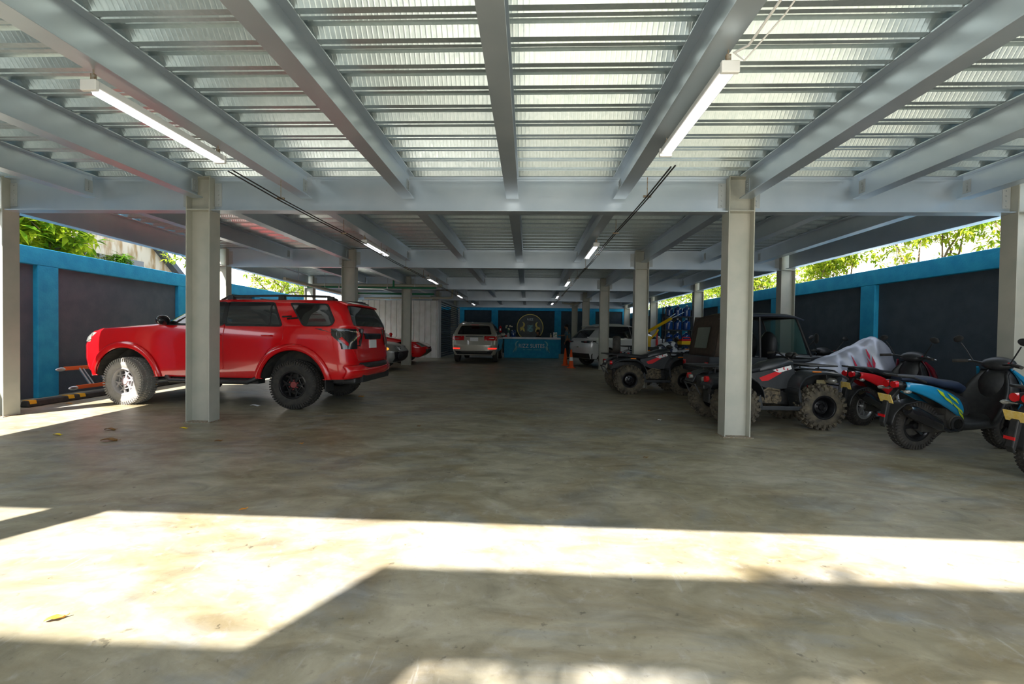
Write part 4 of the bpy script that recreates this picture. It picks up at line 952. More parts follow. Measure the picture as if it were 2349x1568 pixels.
for k in range(26):
    z=.20+k*.108; p=Matrix.Rotation(R_(0),4,'Z')@Matrix.Rotation(R_(35),4,'Y')
    b.box((-4.36,24.25,z),(.10,5.8,.012),p)
b.build('slats',M['louv'],t)
b=MB(); b.bb((-4.42,21.29,.1),(-4.30,21.35,2.96)); b.bb((-4.42,27.1,.1),(-4.30,27.16,2.96)); b.bb((-4.42,21.29,2.91),(-4.30,27.16,2.96)); b.build('frame',M['steel'],t)
def text(body,size,mt,parent,M4,name='lettering',ext=.004,sx=1):
    c=bpy.data.curves.new(name,'FONT'); c.body=body; c.size=size; c.extrude=ext; c.align_x='CENTER'; c.align_y='CENTER'; c.offset=size*.012; c.space_character=1.08
    o=bpy.data.objects.new(name,c); COL.objects.link(o); dg=bpy.context.evaluated_depsgraph_get(); me=bpy.data.meshes.new_from_object(o.evaluated_get(dg)); COL.objects.unlink(o); bpy.data.objects.remove(o)
    me.transform(M4@Matrix.Diagonal((sx,1,1,1))); me.materials.clear(); me.materials.append(mt)
    q=bpy.data.objects.new(name,me); COL.objects.link(q); q.parent=parent; return q
UP=Matrix.Rotation(math.pi/2,4,'X')
# reception counter
cz=fz(0,22.6)
t=thing('reception_counter','blue reception counter with white top and RIZZ SUITES lettering','counter',(.17,22.62,cz))
b=MB(); b.bb((-1.42,0,0),(1.42,.65,.98)); b.build('counter_body',M['blue'],t,bevel=.01)
b=MB(); b.bb((-1.48,-.06,.98),(1.50,.75,1.08)); b.build('counter_top',M['ctop'],t,bevel=.012)
l=text('RIZZ SUITES',.29,M['pale'],t,Matrix.Translation((0,-.006,.62))@UP,sx=.80)
b=MB()
def ribbon(pts,w,y=-.006):
    n=len(pts)
    for i in range(n-1):
        p=Vector(pts[i]);q=Vector(pts[i+1]); d=(q-p); 
        if d.length<1e-6: continue
        d.normalize(); s=Vector((-d.y,d.x)); w0=w*math.sin(math.pi*(i+.15)/(n))*.5+.003; w1=w*math.sin(math.pi*(i+1.0)/(n))*.5+.003
        b.F([b.V((v.x,y,v.y)) for v in (p-s*w0,q-s*w1,q+s*w1,p+s*w0)])
for s in(-1,1):
    ribbon([(s*(.66+.13*math.sin(a)+.02*a),.76+.12*math.cos(a)-.03*a) for a in [k*.28 for k in range(10)]],.07)
    ribbon([(s*(.93-.22*k/9-.05*math.sin(k*.5)),.36+.30*(k/9)+.06*math.sin(k*.45)) for k in range(10)],.12)
    ribbon([(s*(.95-.10*k/6),.28+.20*k/6) for k in range(7)],.05); ribbon([(s*(.82-.06*k/6),.34+.22*k/6) for k in range(7)],.05)
b.build('feather_emblem',M['teal'],t,solid=.004)
b=MB(); 
for k in range(15):
    x=-.44+.063*k
    if k in(2,8): continue
    ribbon([(x+.022*math.sin(a*1.0)+a*.006,.435+.028*math.cos(a*1.7+k)) for a in [j*.6 for j in range(7)]],.016)
b.build('script_line',M['teal'],t,solid=.003)
# items on the counter
tz=cz+1.082
def onc(name,label,cat,x,y=22.85): return thing(name,label,cat,(x,y,tz))
t=onc('flower_vase','white flowers in a dark vase on the left end of the counter','vase',-1.05)
b=MB(); b.lathe([(.05,0),(.07,.06),(.06,.16),(.035,.20),(.04,.22)],20); b.build('vase',M['ctop'],t,smooth=True)
b=MB(); r_=random.Random(5); fl=[]
for k in range(9):
    a=r_.uniform(-.9,1.1); L=r_.uniform(.18,.40); e=(math.sin(a)*L*.6,r_.uniform(-.08,.08),.2+L); b.tube([(0,0,.18),(e[0]*.4,e[1]*.4,.2+L*.6),e],.005,5); fl.append(e)
b.build('stems',M['gpipe'],t)
b=MB()
for e in fl: b.ell(e,(.045,.045,.035),10,6)
b.build('blooms',mat('cream petals',(.65,.62,.45),.6),t,smooth=True)
t=onc('red_tub','small red tub beside the flower vase on the counter','tub',-1.17,22.72); b=MB(); b.lathe([(.04,0),(.05,.09),(.045,.09),(.036,.01)],16); b.build('tub_body',M['rd'],t,smooth=True); b=MB(); b.lathe([(.053,.088),(.053,.10),(.01,.105)],16); b.build('lid',M['wht'],t,smooth=True)
t=onc('desk_fan_jug','deep blue jug with a white curved handle on the counter','jug',-.78); b=MB(); b.lathe([(.11,0),(.125,.05),(.125,.30),(.08,.36),(.05,.38)],20); b.build('jug_body',M['jug'],t,smooth=True); b=MB(); b.tube([(-.02,-.13,.10),(-.02,-.16,.28),(-.06,-.15,.36),(-.12,-.12,.34)],.012,6); b.build('handle',M['wht'],t,smooth=True)
t=onc('lotion_bottle','small cream bottle near the right end of the counter','bottle',1.17); b=MB(); b.lathe([(.035,0),(.04,.02),(.04,.13),(.015,.16),(.015,.19)],16); b.build('bottle_body',mat('cream bottle',(.6,.45,.28),.5),t,smooth=True); b=MB(); b.lathe([(.02,.185),(.02,.21),(.004,.212)],12); b.build('cap',M['wht'],t)
t=onc('leaflet_stand','small framed leaflet standing on the right end of the counter','leaflet stand',1.40); b=MB(); b.box((0,0,.14),(.20,.012,.27),Matrix.Rotation(-.15,4,'X')); b.box((0,.05,.01),(.18,.10,.02)); b.build('frame',M['alu'],t,bevel=.003); b=MB(); b.box((0,-.009,.14),(.165,.006,.225),Matrix.Rotation(-.15,4,'X')); b.build('leaflet',mat('printed leaflet',(.7,.75,.68),.5,c2=(.15,.3,.2),scale=14,thr=(.45,.55)),t)
# round wall sign
t=thing('round_sign','round grey wall sign with a gold rim above the reception','sign',(.10,27.742,1.80))
b=MB(); b.lathe([(.80,0),(.80,.05),(.01,.05)],64,UP); b.build('sign_face',M['signg'],t,smooth=True,ang=30)
b=MB(); b.lathe([(.80,-.01),(.845,-.01),(.845,.08),(.80,.08)],64,UP,closed=True); b.build('gold_rim',M['gold'],t,smooth=True,ang=30)
b=MB()
for s in(-1,1):
    ribbon([(s*(.50-.13*math.sin(a)),.20+.13*math.cos(a)-.02*a) for a in [k*.34 for k in range(11)]],.10,-.058)
    ribbon([(s*(.60-.24*k/8),-.25+.20*math.sin(k*.4)) for k in range(9)],.16,-.058); ribbon([(s*(.64-.10*k/6),-.10+.12*k/6) for k in range(7)],.06,-.058)
b.build('gold_feathers',M['gold'],t,solid=.004)
b=MB()
for k in range(7): ribbon([(-.20+.4*j/8,.12-.06*k+.02*math.sin(j+k)) for j in range(9)],.03,-.058)
b.build('crest',M['teal'],t,solid=.003)
text('RIZZ',.17,M['pale'],t,Matrix.Translation((0,-.058,.50))@UP)
# wall items
t=thing('fire_sign_post','pink and red fire point sign strip on the back wall','sign',(-2.05,27.728,0)); b=MB(); b.bb((-.06,-.01,1.9),(.06,.02,2.45)); b.build('upper_strip',mat('faded pink sign',(.50,.22,.28),.5),t); b=MB(); b.bb((-.05,-.012,1.45),(.05,.02,1.9)); b.build('lower_strip',M['rd'],t)
t=thing('fire_extinguisher','red fire extinguisher hung on the back wall beside the sign strip','extinguisher',(-1.78,27.66,1.45)); b=MB(); b.lathe([(.07,0),(.085,.03),(.085,.34),(.04,.40),(.03,.43)],20); b.build('cylinder_body',M['rd'],t,smooth=True); b=MB(); b.bb((-.02,-.09,.43),(.02,.03,.46)); b.tube([(0,-.02,.44),(.10,-.03,.40),(.11,-.03,.12)],.012,6); b.build('valve_hose',M['blk'],t); b=MB(); b.bb((-.045,-.092,.12),(.045,-.084,.26)); b.build('label_plate',M['wht'],t)
# cones
def cone(x,y,label,band):
    t=thing('traffic_cone',label,'traffic cone',(x,y,fz(x,y)-.002),0,'traffic cones')
    b=MB(); b.lathe([(.105,.025),(.10,.03),(.028,.70),(.018,.71),(.012,.71)],28); b.build('cone_body',M['orange'],t,smooth=True,ang=40)
    b=MB(); b.bb((-.15,-.15,0),(.15,.15,.028)); b.build('cone_base',M['orange'],t,bevel=.012)
    if band: b=MB(); b.lathe([(.076,.28),(.061,.42),(.060,.42),(.074,.28)],28,closed=True); b.build('reflective_band',M['wht'],t,smooth=True)
cone(1.54,18.1,'plain orange traffic cone left of the white crossover, farther of two',False)
cone(1.66,16.85,'orange traffic cone with a white band at the tail of the white crossover',True)
# people
def skinmesh(name,verts,edges,rad,mt,parent,sub=2,root=0):
    me=bpy.data.meshes.new(name); me.from_pydata([tuple(v) for v in verts],edges,[]); o=bpy.data.objects.new(name,me); COL.objects.link(o); me.materials.append(mt)
    o.modifiers.new('skin','SKIN'); 
    for i,r in enumerate(rad):
        sv=me.skin_vertices[0].data[i]; sv.radius=(r if isinstance(r,tuple) else (r,r)); sv.use_root=(i==root)
    s=o.modifiers.new('sub','SUBSURF'); s.levels=s.render_levels=sub
    o.modifiers['skin'].use_smooth_shade=True
    o.parent=parent; return o
def person(label,loc,rz,shirt,pants,arms,lean=0,hair_len=0,standing=True):
    # local: faces +x. arms: list of two (elbow, wrist) points
    t=thing('person',label,'person',loc,rz)
    J=[(0,0,.95),(0.01,0,1.12),(.02+lean*.5,0,1.32),(.02+lean,0,1.44),(.03+lean,0,1.52),(.05+lean,0,1.60),(.055+lean,0,1.70)]
    V=list(J); E_=[(0,1),(1,2),(2,3),(3,4),(4,5),(5,6)]; Rr=[(.13,.12),(.11,.13),(.11,.15),(.09,.11),(.055,.055),(.085,.075),(.08,.07)]
    for k,s in enumerate((-1,1)):
        i=len(V); sh=(.02+lean,s*.19,1.40); e,w_=arms[k]
        V+=[sh,e,w_]; E_+=[(3,i),(i,i+1),(i+1,i+2)]; Rr+=[.058,.042,.030]
        i=len(V); V+=[(0,s*.095,.88),(.02,s*.10,.50),(-.02,s*.11,.09),(.12,s*.13,.035)]; E_+=[(0,i),(i,i+1),(i+1,i+2),(i+2,i+3)]; Rr+=[.085,.058,.042,.035]
    skinmesh('body',V,E_,Rr,M['skin'],t)
    # shirt and trousers
    e0,w0=arms[0]; e1,w1=arms[1]
    mid=lambda a,b_,f:tuple(a[i]+(b_[i]-a[i])*f for i in range(3))
    s0=(.02+lean,-.19,1.40); s1=(.02+lean,.19,1.40)
    SV=[(0,0,.92),(.01,0,1.12),(.02+lean*.5,0,1.32),(.02+lean,0,1.43),s0,mid(s0,e0,.8),s1,mid(s1,e1,.8)]
    skinmesh('shirt',SV,[(0,1),(1,2),(2,3),(3,4),(4,5),(3,6),(6,7)],[(.145,.155),(.135,.155),(.135,.17),(.085,.12),.074,.062,.074,.062],shirt,t,root=1)
    TV=[(0,0,.94),(0,-.095,.86),(.02,-.10,.50),(-.02,-.11,.10),(0,.095,.86),(.02,.10,.50),(-.02,.11,.10)]
    skinmesh('trousers',TV,[(0,1),(1,2),(2,3),(0,4),(4,5),(5,6)],[(.13,.13),.10,.075,.062,.10,.075,.062],pants,t)
    b=MB()
    for s in(-1,1): b.ell((.07,s*.125,.045),(.14,.05,.045),14,8)
    b.build('shoes',M['blk'],t,smooth=True)
    hx=.055+lean
    b=MB(); b.ell((hx-.012,0,1.70),(.105,.088,.10),18,12)
    if hair_len: b.ell((hx-.05,0,1.58),(.07,.085,.16),16,10)
    b.build('hair',M['hair'],t,smooth=True)
    b=MB(); b.ell((hx+.025,0,1.645),(.078,.068,.105),18,14); b.ell((hx+.105,0,1.635),(.018,.013,.022),10,6)
    for s in(-1,1): b.ell((hx-.005,s*.074,1.64),(.018,.010,.028),10,6)
    b.build('face',M['skin'],t,smooth=True)
    b=MB()
    for s in(-1,1): b.ell((hx+.094,s*.028,1.665),(.010,.013,.007),8,5)
    b.build('eyes',M['hair'],t,smooth=True)
    b=MB(); b.ell((hx+.092,0,1.59),(.010,.024,.006),8,5); b.build('mouth',mat('lips',(.25,.08,.07),.5),t,smooth=True)
    for k,(e,w_) in enumerate(arms):
        d=(Vector(w_)-Vector(e)).normalized(); b_=d.cross(Vector((0,0,1))).normalized(); u=b_.cross(d)
        V=[Vector(w_),Vector(w_)+d*.045,Vector(w_)+d*.085]; E_=[(0,1),(1,2)]; Rr=[.022,.030,.026]
        for f in range(4):
            o=b_*(f-1.5)*.018; L=(.065,.078,.074,.058)[f]; p=V[2]+o; i=len(V)
            V+=[p,p+d*L*.5-u*.008,p+d*L-u*.03]; E_+=[(2,i),(i,i+1),(i+1,i+2)]; Rr+=[.009,.0085,.007]
        i=len(V); p=V[1]+b_*.03*(1 if k else -1); V+=[p,p+b_*.02*(1 if k else -1)+d*.03-u*.02,p+b_*.02*(1 if k else -1)+d*.055-u*.03]; E_+=[(1,i),(i,i+1),(i+1,i+2)]; Rr+=[.011,.010,.008]
        skinmesh('hand',V,E_,Rr,M['skin'],t,sub=1)
    return t
person('person in a grey blue shirt standing at the right end of the reception counter',(2.02,22.3,fz(2,22.3)),R_(172),M['shirt'],M['dark'],[((.22,-.22,1.20),(.40,-.16,1.20)),((.02,.27,1.12),(.12,.24,.90))],lean=.03)
person('person in dark clothes bending behind the reception counter',(.62,23.75,fz(.6,23.8)-.30),R_(200),M['dark'],M['dark'],[((.20,-.22,1.18),(.36,-.12,1.30)),((.18,.24,1.18),(.34,.14,1.30))],lean=.06,hair_len=1)
# pipes under the deck
def pipe(label,segs,r,mt,extra=None):
    t=thing('service_pipe',label,'pipe',segs[0]); o=Vector(segs[0]); b=MB(); b.tube([Vector(p)-o for p in segs],r,10); b.build('pipe_run',mt,t,smooth=True)
    if extra:
        for p in extra:
            p=Vector(p)-o; b=MB(); b.tube([Vector((p.x,p.y,3.51-o.z)),p+Vector((0,0,.02))],.01,6); b.lathe([(r+.004,-.02),(r+.012,-.02),(r+.012,.02),(r+.004,.02)],12,Matrix.Translation(p)@Matrix.Rotation(math.pi/2,4,'Y'),closed=True); b.build('pipe_hanger',M['alu'],t)
pipe('cream plastic pipe hung in front of the second girder line on the left',[(-8.0,15.95,3.07),(-3.2,15.95,3.07)],.055,M['wpipe'],[(-6.5,15.95,3.07),(-4.2,15.95,3.07),(-3.4,15.95,3.07)])
pipe('green pipe running just under the cream pipe on the left',[(-8.2,15.88,2.98),(-3.4,15.88,2.98)],.035,M['gpipe'],[(-7,15.88,2.98),(-5.2,15.88,2.98)])
pipe('green and cream pipe crossing behind the silver sedan',[(-7.6,19.2,3.07),(-4.2,19.2,3.06)],.045,M['gpipe'],[(-5.6,19.2,3.065)])
pipe('cream pipe with an upright elbow above the white fence',[(-7.9,20.7,2.98),(-5,20.7,3.02),(-3.72,20.7,3.03),(-3.65,20.7,3.08),(-3.64,20.7,3.42)],.05,M['wpipe'],[(-6.6,20.7,3.0),(-5.2,20.7,3.02)])
pipe('short green riser pipe on the left of the second joist line',[(-4.95,15.8,3.0),(-4.95,15.8,3.45)],.035,M['gpipe'])
pipe('cream pipe running along the top of the back wall',[(-4.4,27.3,3.16),(3.2,27.3,3.14)],.045,M['wpipe'],[(-.2,27.3,3.15),(1.2,27.3,3.15)])
pipe('cream drain pipe with elbows between the far right columns',[(1.7,22.3,2.98),(2.3,22.3,2.90),(2.5,22.1,2.98),(2.6,21.9,3.08)],.045,M['wpipe'],[(1.75,22.3,2.975)])
pipe('white drain pipe along the left roof edge over the car',[(-7.2,12.6,2.87),(-7.25,17.5,2.82)],.05,M['wpipe'],[(-7.2,13.4,2.86),(-7.22,15.2,2.845)])
# yellow engine hoist
t=thing('engine_hoist','yellow engine hoist with its twin boom raised over the camouflage quad','hoist',(3.66,13.4,fz(3.7,13.4)))
b=MB(); b.bb((-.05,-.05,.10),(.05,.05,1.30)); b.build('mast',M['yel'],t,bevel=.008)
b=MB(); 
for o in(-.05,.05): b.tube([(-.06,o,1.42),(.66,o,1.84)],.038,4)
b.build('boom',M['yel'],t)
b=MB(); b.cyl((.60,-.05,1.81),(1.02,-.05,2.03),.013,n=6); b.cyl((.55,.05,1.82),(.80,.05,1.99),.013,n=6); b.build('boom_extension',M['chrome'],t)
b=MB(); b.tube([(0,0,1.0),(.05,0,1.22),(.20,0,1.36),(.28,0,1.50)],.03,8); b.build('brace',M['yel'],t,smooth=True)
b=MB(); b.cyl((.24,0,.75),(.24,0,1.20),.035); b.cyl((.24,0,1.20),(.26,0,1.52),.018); b.build('hydraulic_ram',M['rd'],t,smooth=True)
b=MB(); 
for s in(-1,1): b.box((.55,s*.30,.09),(1.4,.07,.07),Matrix.Rotation(s*.12,4,'Z'))
b.bb((-.12,-.45,.06),(-.04,.45,.12)); b.build('base_legs',M['yel'],t,bevel=.006)
for x in(-.08,1.2):
    for s in(-1,1):
        b=MB(); b.lathe([(.01,-.018),(.05,-.018),(.05,.018),(.01,.018)],14,Matrix.Translation((x,s*(.42 if x<0 else .38),.05))@UP); b.build('castor',M['blk'],t,smooth=True)
# rack of blue water jugs
t=thing('jug_rack','open black metal rack stacked with blue water jugs','rack',(4.72,15.2,fz(5,15.2)))
b=MB()
for x in(0,.92):
    for y in(0,.34): b.bb((x-.015,y-.015,0),(x+.015,y+.015,2.35))
b.build('uprights',M['blk'],t)
for k in range(5):
    b=MB(); b.bb((-.015,-.015,.12+.46*k),(.935,.355,.14+.46*k)); b.build('shelf',M['blk'],t)
def jug(x,y,z,lab):
    t=thing('water_jug',lab,'water jug',(x,y,z),0,'blue water jugs on the rack'); b=MB(); b.lathe([(.05,0),(.128,.01),(.135,.04),(.128,.10),(.135,.13),(.128,.19),(.135,.23),(.12,.29),(.05,.335),(.03,.35),(.03,.385),(.005,.386)],20); b.build('jug_body',M['jug'],t,smooth=True); b=MB(); b.lathe([(.033,.37),(.033,.40),(.004,.402)],12); b.build('cap',M['wht'],t)
    return t
J0=jug(4.72+.16,15.37,fz(5,15.2)+.141,'x'); first=True
for k in range(5):
    for i in range(3):
        lab='blue water jug on the %s shelf up of the rack, %s in its row'%(ORD[k],('left','middle','right')[i])
        if first: J0['label']=lab; first=False
        else: dup(J0,(4.72+.16+.30*i,15.37,fz(5,15.2)+.141+.46*k),0,lab)
# tyre on the quad rack, box on the other quad
t=thing('spare_tyre','small upright black tyre standing on the rear rack of the farther quad bike','tyre',(2.07,10.29,fz(2,10)+1.10),R_(78)); b=MB(); b.lathe([(.10,-.07),(.12,-.085),(.17,-.09),(.20,-.05),(.205,0),(.20,.05),(.17,.09),(.12,.085),(.10,.07)],32,UP,closed=True); b.build('tyre_body',M['rub'],t,smooth=True)
t=thing('toolbox','red and yellow toolbox on the front rack of the camouflage quad','toolbox',(4.33,12.12,fz(4,12)+.945*1.15),R_(10)); b=MB(); b.bb((-.20,-.12,0),(.20,.12,.10)); b.build('box_body',M['yel'],t,bevel=.01); b=MB(); b.bb((-.20,-.12,.10),(.20,.12,.15)); b.tube([(-.12,0,.15),(-.10,0,.20),(.10,0,.20),(.12,0,.15)],.012,6); b.build('box_lid',M['rd'],t,bevel=.008)
# ladder beside the left wall
t=thing('ladder','orange and aluminium ladder lying on its edge along the left wall','ladder',(-8.60,7.62,fz(-8.4,8)),R_(91.5))
M['orl']=mat('orange fibreglass rail',(.80,.14,.03),.45)
for x0,z,y in((0,.50,0),(.0,.16,-.24)):
    b=MB(); b.bb((.15,y-.02,z-.035),(3.6,y+.02,z+.035)); b.build('ladder_rail',M['orl'],t,bevel=.004)
    b=MB(); b.ell((.09,y,z-.01),(.10,.03,.04),12,6); b.build('ladder_foot',M['alu'],t,smooth=True)
for k in range(10):
    x=.42+.33*k; b=MB(); b.tube([(x,0,.50),(x,-.24,.16)],.020,6); b.tube([(x+.07,0,.50),(x+.07,-.24,.16)],.014,6); b.build('rung',M['alu'],t)
# wheel stops
def stop(x,y,L,label,rz):
    t=thing('wheel_stop',label,'wheel stop',(x,y,fz(x,y)-.003),rz,'rubber wheel stops'); b=MB(); b.prism([(-.075,0),(-.05,.10),(.05,.10),(.075,0)],-L/2,L/2,'xz'); b.build('stop_body',M['rub'],t,bevel=.02)
    for q in(-L/2+.08,-.22,-.02 if L>1.5 else 0,L/2-.1):
        b=MB(); b.prism([(-.068,.045),(-.052,.103),(.052,.103),(.068,.045)],q-.05,q+.05,'xz'); b.build('yellow_mark',mat('yellow reflector film',(.80,.42,.02),.5) if 'ymk' not in M else M['ymk'],t)
M['ymk']=mat('yellow marking',(.80,.42,.02),.5)
stop(-7.98,7.48,1.82,'black rubber wheel stop with yellow marks in front of the ladder',R_(2.5)); stop(-8.12,9.9,1.82,'black rubber wheel stop with yellow marks under the red car nose',R_(2.5))
# leaves and litter
def leaf(x,y,L,col,label,rz,cat='leaf',name='fallen_leaf'):
    t=MB(); n=7
    def f(u,v):
        w_=math.sin(math.pi*min(1,u*.96+.02))**.8*L*.24; s=(v-.5)*2; return (L*(u-.5),s*w_*(1+.15*math.sin(u*14)),.004+.10*L*abs(s)**1.3*(.5+u)+.06*L*math.sin(u*5))
    t.grid(f,12,7); t.tube([(L*.48,0,.006),(L*.70,.01*L,.012)],.0025,5)
    o=t.build(name,col,None,smooth=True,solid=.0015); o.location=(x,y,fz(x,y)+.003); o.rotation_euler=(0,0,rz); tag(o,label,cat,'dry leaves on the floor' if cat=='leaf' else None)
lo=mat('orange dry leaf',(.62,.20,.02),.6,c2=(.70,.36,.05),scale=30); lb=mat('brown dry leaf',(.16,.07,.02),.7,c2=(.30,.16,.05),scale=30); ly=mat('yellow leaf',(.72,.55,.02),.6); lw=mat('white paper scrap',(.8,.82,.85),.6)
leaf(-2.132,1.881,0.07,lo,'orange dry leaf on the sunlit concrete at lower left',0.6)
leaf(-4.814,4.83,0.17,lb,'large curled brown leaf on the floor left of the big left column',0.2)
leaf(-5.299,5.328,0.13,lb,'brown and yellow leaf just behind the large curled one',0.1)
leaf(-5.636,5.007,0.1,ly,'faded yellow leaf at the edge of the left strip of sun',0)
leaf(-4.485,5.506,0.09,ly,'bright yellow leaf just in front of the big left column',0.05)
leaf(-2.078,3.107,0.05,lo,'small ochre leaf between the left column and the sun patch',0.9)
leaf(-2.62,4.942,0.04,lo,'tiny pale orange leaf in the middle of the left floor',0.4)
leaf(-3.296,8.498,0.12,lo,'orange brown leaf behind the rear wheel of the red car',1.0)
leaf(-3.611,4.949,0.07,lb,'small dark leaf in front of the left column',0.5)
leaf(-7.649,6.979,0.08,lo,'small reddish leaf beside the wheel stop',0.3)
leaf(1.294,4.793,0.05,lb,'tiny brown leaf in front of the right column',0.2)
leaf(-1.515,6.016,0.05,lb,'tiny dark leaf in the middle of the open floor',0.8)
leaf(-4.641,7.224,0.14,lw,'white scrap of paper lying under the red car side',.1,'litter','paper_scrap')
leaf(2.074,6.918,0.05,lw,'small white scrap on the floor behind the right column',.1,'litter','paper_scrap')
# ================================================================ outside the walls
def leafmat(name,c,c2):
    m=bpy.data.materials.new(name); m.use_nodes=True; n=m.node_tree; n.nodes.clear(); L=n.links.new
    o=n.nodes.new('ShaderNodeOutputMaterial'); d=n.nodes.new('ShaderNodeBsdfDiffuse'); t=n.nodes.new('ShaderNodeBsdfTranslucent'); mx=n.nodes.new('ShaderNodeMixShader'); mx.inputs[0].default_value=.5
    tc=n.nodes.new('ShaderNodeTexCoord'); nz=n.nodes.new('ShaderNodeTexNoise'); nz.inputs['Scale'].default_value=3.5; L(tc.outputs['Object'],nz.inputs['Vector'])
    r=n.nodes.new('ShaderNodeValToRGB'); r.color_ramp.elements[0].position=.38; r.color_ramp.elements[1].position=.62; r.color_ramp.elements[0].color=(*c,1); r.color_ramp.elements[1].color=(*c2,1); L(nz.outputs['Fac'],r.inputs[0])
    L(r.outputs[0],d.inputs[0]); L(r.outputs[0],t.inputs[0]); L(d.outputs[0],mx.inputs[1]); L(t.outputs[0],mx.inputs[2]); L(mx.outputs[0],o.inputs[0]); return m
M['leafa']=leafmat('bright mango leaves',(.10,.22,.015),(.42,.50,.03)); M['leafb']=leafmat('yellow green leaves',(.14,.26,.02),(.40,.46,.04)); M['leafd']=leafmat('dark green leaves',(.03,.10,.01),(.12,.24,.02))
M['bark']=mat('grey brown bark',(.12,.08,.05),.9,c2=(.22,.17,.11),scale=12,bump=.6,bscale=25)
M['stain']=mat('weathered cream plaster',(.62,.55,.44),.85,c2=(.36,.24,.12),scale=1.6,det=9,thr=(.44,.6),stretch=(1,3,.7))
M['cream']=mat('pale building plaster',(.78,.73,.66),.85,c2=(.84,.80,.76),scale=1)
def tree(label,loc,base,clumps,nl,ls,lm,seed,name='tree',trunk=.14,group=None,asp=.30):
    r=random.Random(seed); t=thing(name,label,'tree' if name=='tree' else 'shrub',loc,0,group); L0=Vector(loc)
    b=MB(); fork=Vector(base)-L0
    if trunk:
        b.tube([(0,0,0),(fork.x*.3,fork.y*.3,fork.z*.5),fork],[trunk,trunk*.85,trunk*.7],10)
        for c,rad in clumps:
            c=Vector(c)-L0; mid=(fork+c)/2+Vector((r.uniform(-.3,.3),r.uniform(-.3,.3),r.uniform(-.1,.3)))
            b.tube([fork,mid,c],[trunk*.6,trunk*.35,trunk*.15],8)
            for k in range(9):
                e=c+Vector((r.gauss(0,1),r.gauss(0,1),r.gauss(0,.7))).normalized()*rad*r.uniform(.6,1); b.tube([c,(c+e)/2+Vector((0,0,.1)),e],[trunk*.14,trunk*.08,.006],5)
        b.build('trunk',M['bark'],t,smooth=True)
    b=MB(); tot=sum(q[1]**2 for q in clumps)
    for c,rad in clumps:
        c=Vector(c)-L0
        for tw in range(int(nl*rad*rad/tot/7)+1):
            d=Vector((r.gauss(0,1),r.gauss(0,1),r.gauss(0,1))).normalized(); p0=c+d*rad*r.random()**.45
            for q in range(7):
                a=Vector((r.uniform(-1,1),r.uniform(-1,1),r.uniform(-.8,.35))).normalized(); s=a.cross(Vector((r.uniform(-.4,.4),r.uniform(-.4,.4),1))).normalized(); u=s.cross(a); l=ls*r.uniform(.6,1.25); w_=l*asp*.5
                p=p0+a*.02
                v=[b.bm.verts.new(x) for x in (p,p+a*l*.45+s*w_+u*w_*.35,p+a*l-u*l*.15,p+a*l*.45-s*w_+u*w_*.35,p+a*l*.5)]
                b.F([v[0],v[1],v[4]]); b.F([v[1],v[2],v[4]]); b.F([v[2],v[3],v[4]]); b.F([v[3],v[0],v[4]])
    b.build('foliage',lm,t,smooth=False)
    return t
tree('broad leaved tree with bright green leaves over the left end of the wall',(-10.4,7.6,0),(-10.2,8.0,2.6),[((-10.2,8.3,3.5),.75),((-10.6,9.3,3.6),.8),((-10.9,7.4,3.9),.9),((-10.0,9.0,3.1),.45)],3400,.30,M['leafa'],1)
tree('small tree with a thick bare branch behind the first left column',(-11.8,15.8,0),(-11.8,14.9,3.2),[((-12.0,14.6,3.9),.45),((-11.9,15.4,3.8),.5)],420,.20,M['leafb'],2,trunk=.11)
tree('yellow green tree behind the wall over the red car roof',(-11.5,19.5,0),(-11.3,19.3,2.8),[((-11.2,17.6,3.4),.55),((-11.2,18.8,3.5),.6),((-11.2,20.0,3.6),.75),((-10.9,20.8,3.2),.5)],1500,.20,M['leafb'],3,trunk=.10)
tree('spiky round shrub standing on the neighbouring wall',(-12.85,13.3,3.0),(-12.85,13.3,3.15),[((-12.85,13.3,3.5),.22)],260,.26,M['leafd'],4,name='shrub',trunk=.03,asp=.16)
rt=[(9.6,6.5,3.6,.9),(9.8,9.0,3.7,1.0),(9.9,11.5,3.7,1.0),(9.6,14.5,3.8,1.1),(9.5,18,3.8,1.2),(9.6,22,3.8,1.4),(9.6,26,3.9,1.6),(9.8,31,4.0,1.8)]
rl=['sparse leafy tree at the street end beyond the right wall','loose green tree beyond the right wall, second from the street','bright green tree beyond the right wall in front of the pale building','bushy yellow green tree beyond the right wall behind the second outer column','dense tree beyond the right wall behind the buggy','third from last tree beyond the right wall','leafy tree beyond the far right corner, second to last','farthest dense tree beyond the right wall']
for k,(x,y,z,r_) in enumerate(rt):
    q=random.Random(20+k); cl=[((x+q.uniform(-.5,.7),y+q.uniform(-1.2,1.2),z+q.uniform(-.6,.8)),r_*q.uniform(.45,.75)) for _ in range(7)]
    tree(rl[k],(x+.3,y,0),(x+.2,y,2.4),cl,[900,2600,4200,5200,6000,5500,5000,4500][k],.18,M['leafb' if k else 'leafb'],30+k,trunk=.06,group='trees beyond the right wall')
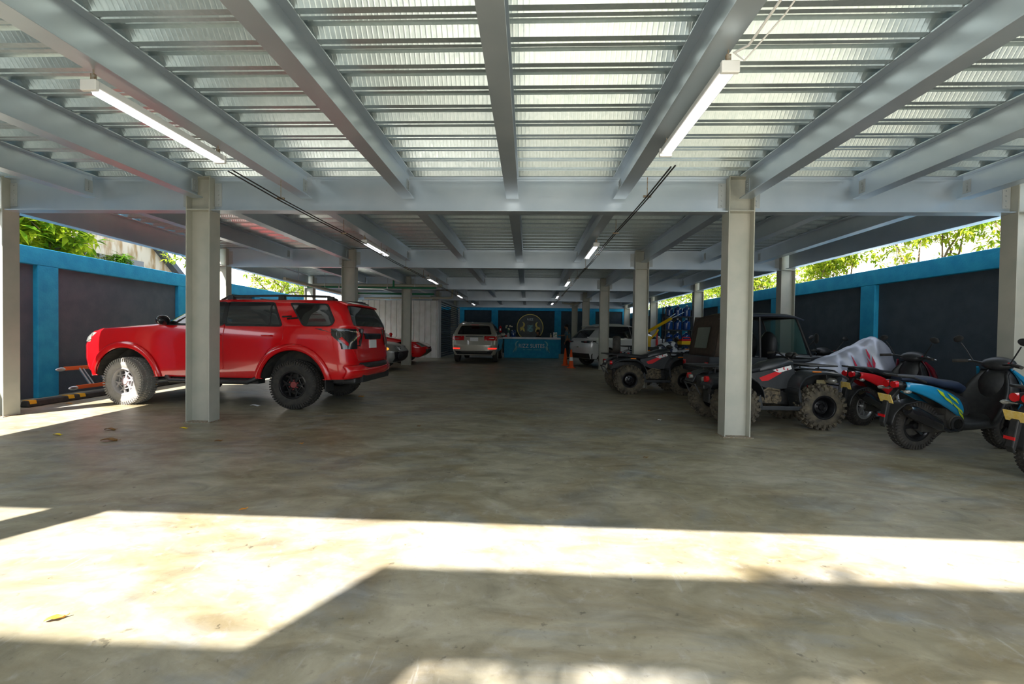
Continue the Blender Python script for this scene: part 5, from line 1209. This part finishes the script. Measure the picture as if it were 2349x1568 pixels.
# neighbouring house with a stained gable wall
t=thing('neighbour_house','neighbouring house with a stained cream gable wall above the left wall','house',(-13.6,10,0))
b=MB(); b.prism([(.8,0),(6.3,0),(6.3,3.45),(5.6,4.05),(3.2,6.0),(.8,5.2)],-5,0,'yz'); b.build('gable_wall',M['stain'],t)
b=MB(); b.prism([(3.2,6.0),(6.7,3.05),(6.8,3.2),(3.3,6.15)],-5.2,.25,'yz'); b.build('roof',M['char'],t)
b=MB(); b.bb((-.05,2.6,3.36),(.03,4.9,3.70)); b.build('window',M['glass'],t)
b=MB(); b.bb((0,3.75,3.34),(.05,3.83,3.72)); b.build('window_bar',M['wht'],t)
t=thing('garden_wall','rough stone garden wall with cement blobs beyond the left blue wall','wall',(-12.6,12.2,0)); b=MB(); b.bb((-.15,0,0),(.15,6,2.9)); 
for k in range(12): b.ell((0,.3+.5*k,2.9),(.2,.28,.12),10,6)
b.build('stone_blocks',M['stain'],t)
def building(label,loc,d,wins,mt,rot=0):
    t=thing('building',label,'building',loc,rot); b=MB(); b.bb((0,0,0),d); b.build('wall',mt,t); b=MB(); b.bb((-.15,-.15,d[2]),(d[0]+.15,d[1]+.15,d[2]+.25)); b.build('roof_slab',M['wht'],t)
    for (f,a,z,w_,h) in wins:
        if f=='x+': c=((d[0]),a,z); e=(.06,w_,h)
        elif f=='x-': c=(0,a,z); e=(.06,w_,h)
        else: c=(a,0,z); e=(w_,.06,h)
        b=MB(); b.box(c,tuple(v+.12 if v>.1 else v for v in e)); fr=b.build('window_frame',M['wht'],t,bevel=.01); b=MB(); b.box(c,tuple(v if v>.1 else .09 for v in e)); b.build('pane',mat('peach curtain pane',(.62,.46,.32),.4) if 'pch' not in M else M['pch'],fr)
M['pch']=mat('peach window pane',(.62,.48,.36),.35)
building('cream building with a tall window seen over the red car roof',(-16.5,21.5,0),(4,5,7),[('y',2.5,3.6,1.0,1.5),('y',3.6,3.6,.8,1.5),('x+',2,3.6,1.2,1.5)],M['cream'])
building('white low building at the far left behind the pipes',(-16,29.5,0),(7.5,6,5),[('y',5.6,3.6,.9,1.2)],M['wht'])
building('pale tall building beyond the trees of the right wall',(13.5,6,0),(8,10,9),[('x-',2,5.2,1.4,1.2),('x-',6,5.2,1.4,1.2)],M['cream'])
building('pale building beyond the far trees on the right',(13.5,18.5,0),(8,12,6),[('x-',3,4.2,1.4,1.2)],M['cream'])
# street tree behind the viewer that dapples the strips of sun
tree('street tree behind the added front wall whose branches dapple the sunlit floor',(-1.6,-6.4,0),(-1.9,-5.9,6.4),[((-2.6,-4.9,8.7),.8),((-1.9,-4.6,8.5),.7),((-3.2,-4.8,8.3),.6),((-1.3,-4.6,8.1),.7),((-3.9,-5.0,8.6),.5)],620,.22,M['leafb'],9,trunk=.13)
for o in [x for x in bpy.data.objects if x.parent is None and x.name.split('.')[0]=='wheel']:
    for c in list(o.children): bpy.data.objects.remove(c)
    bpy.data.objects.remove(o)
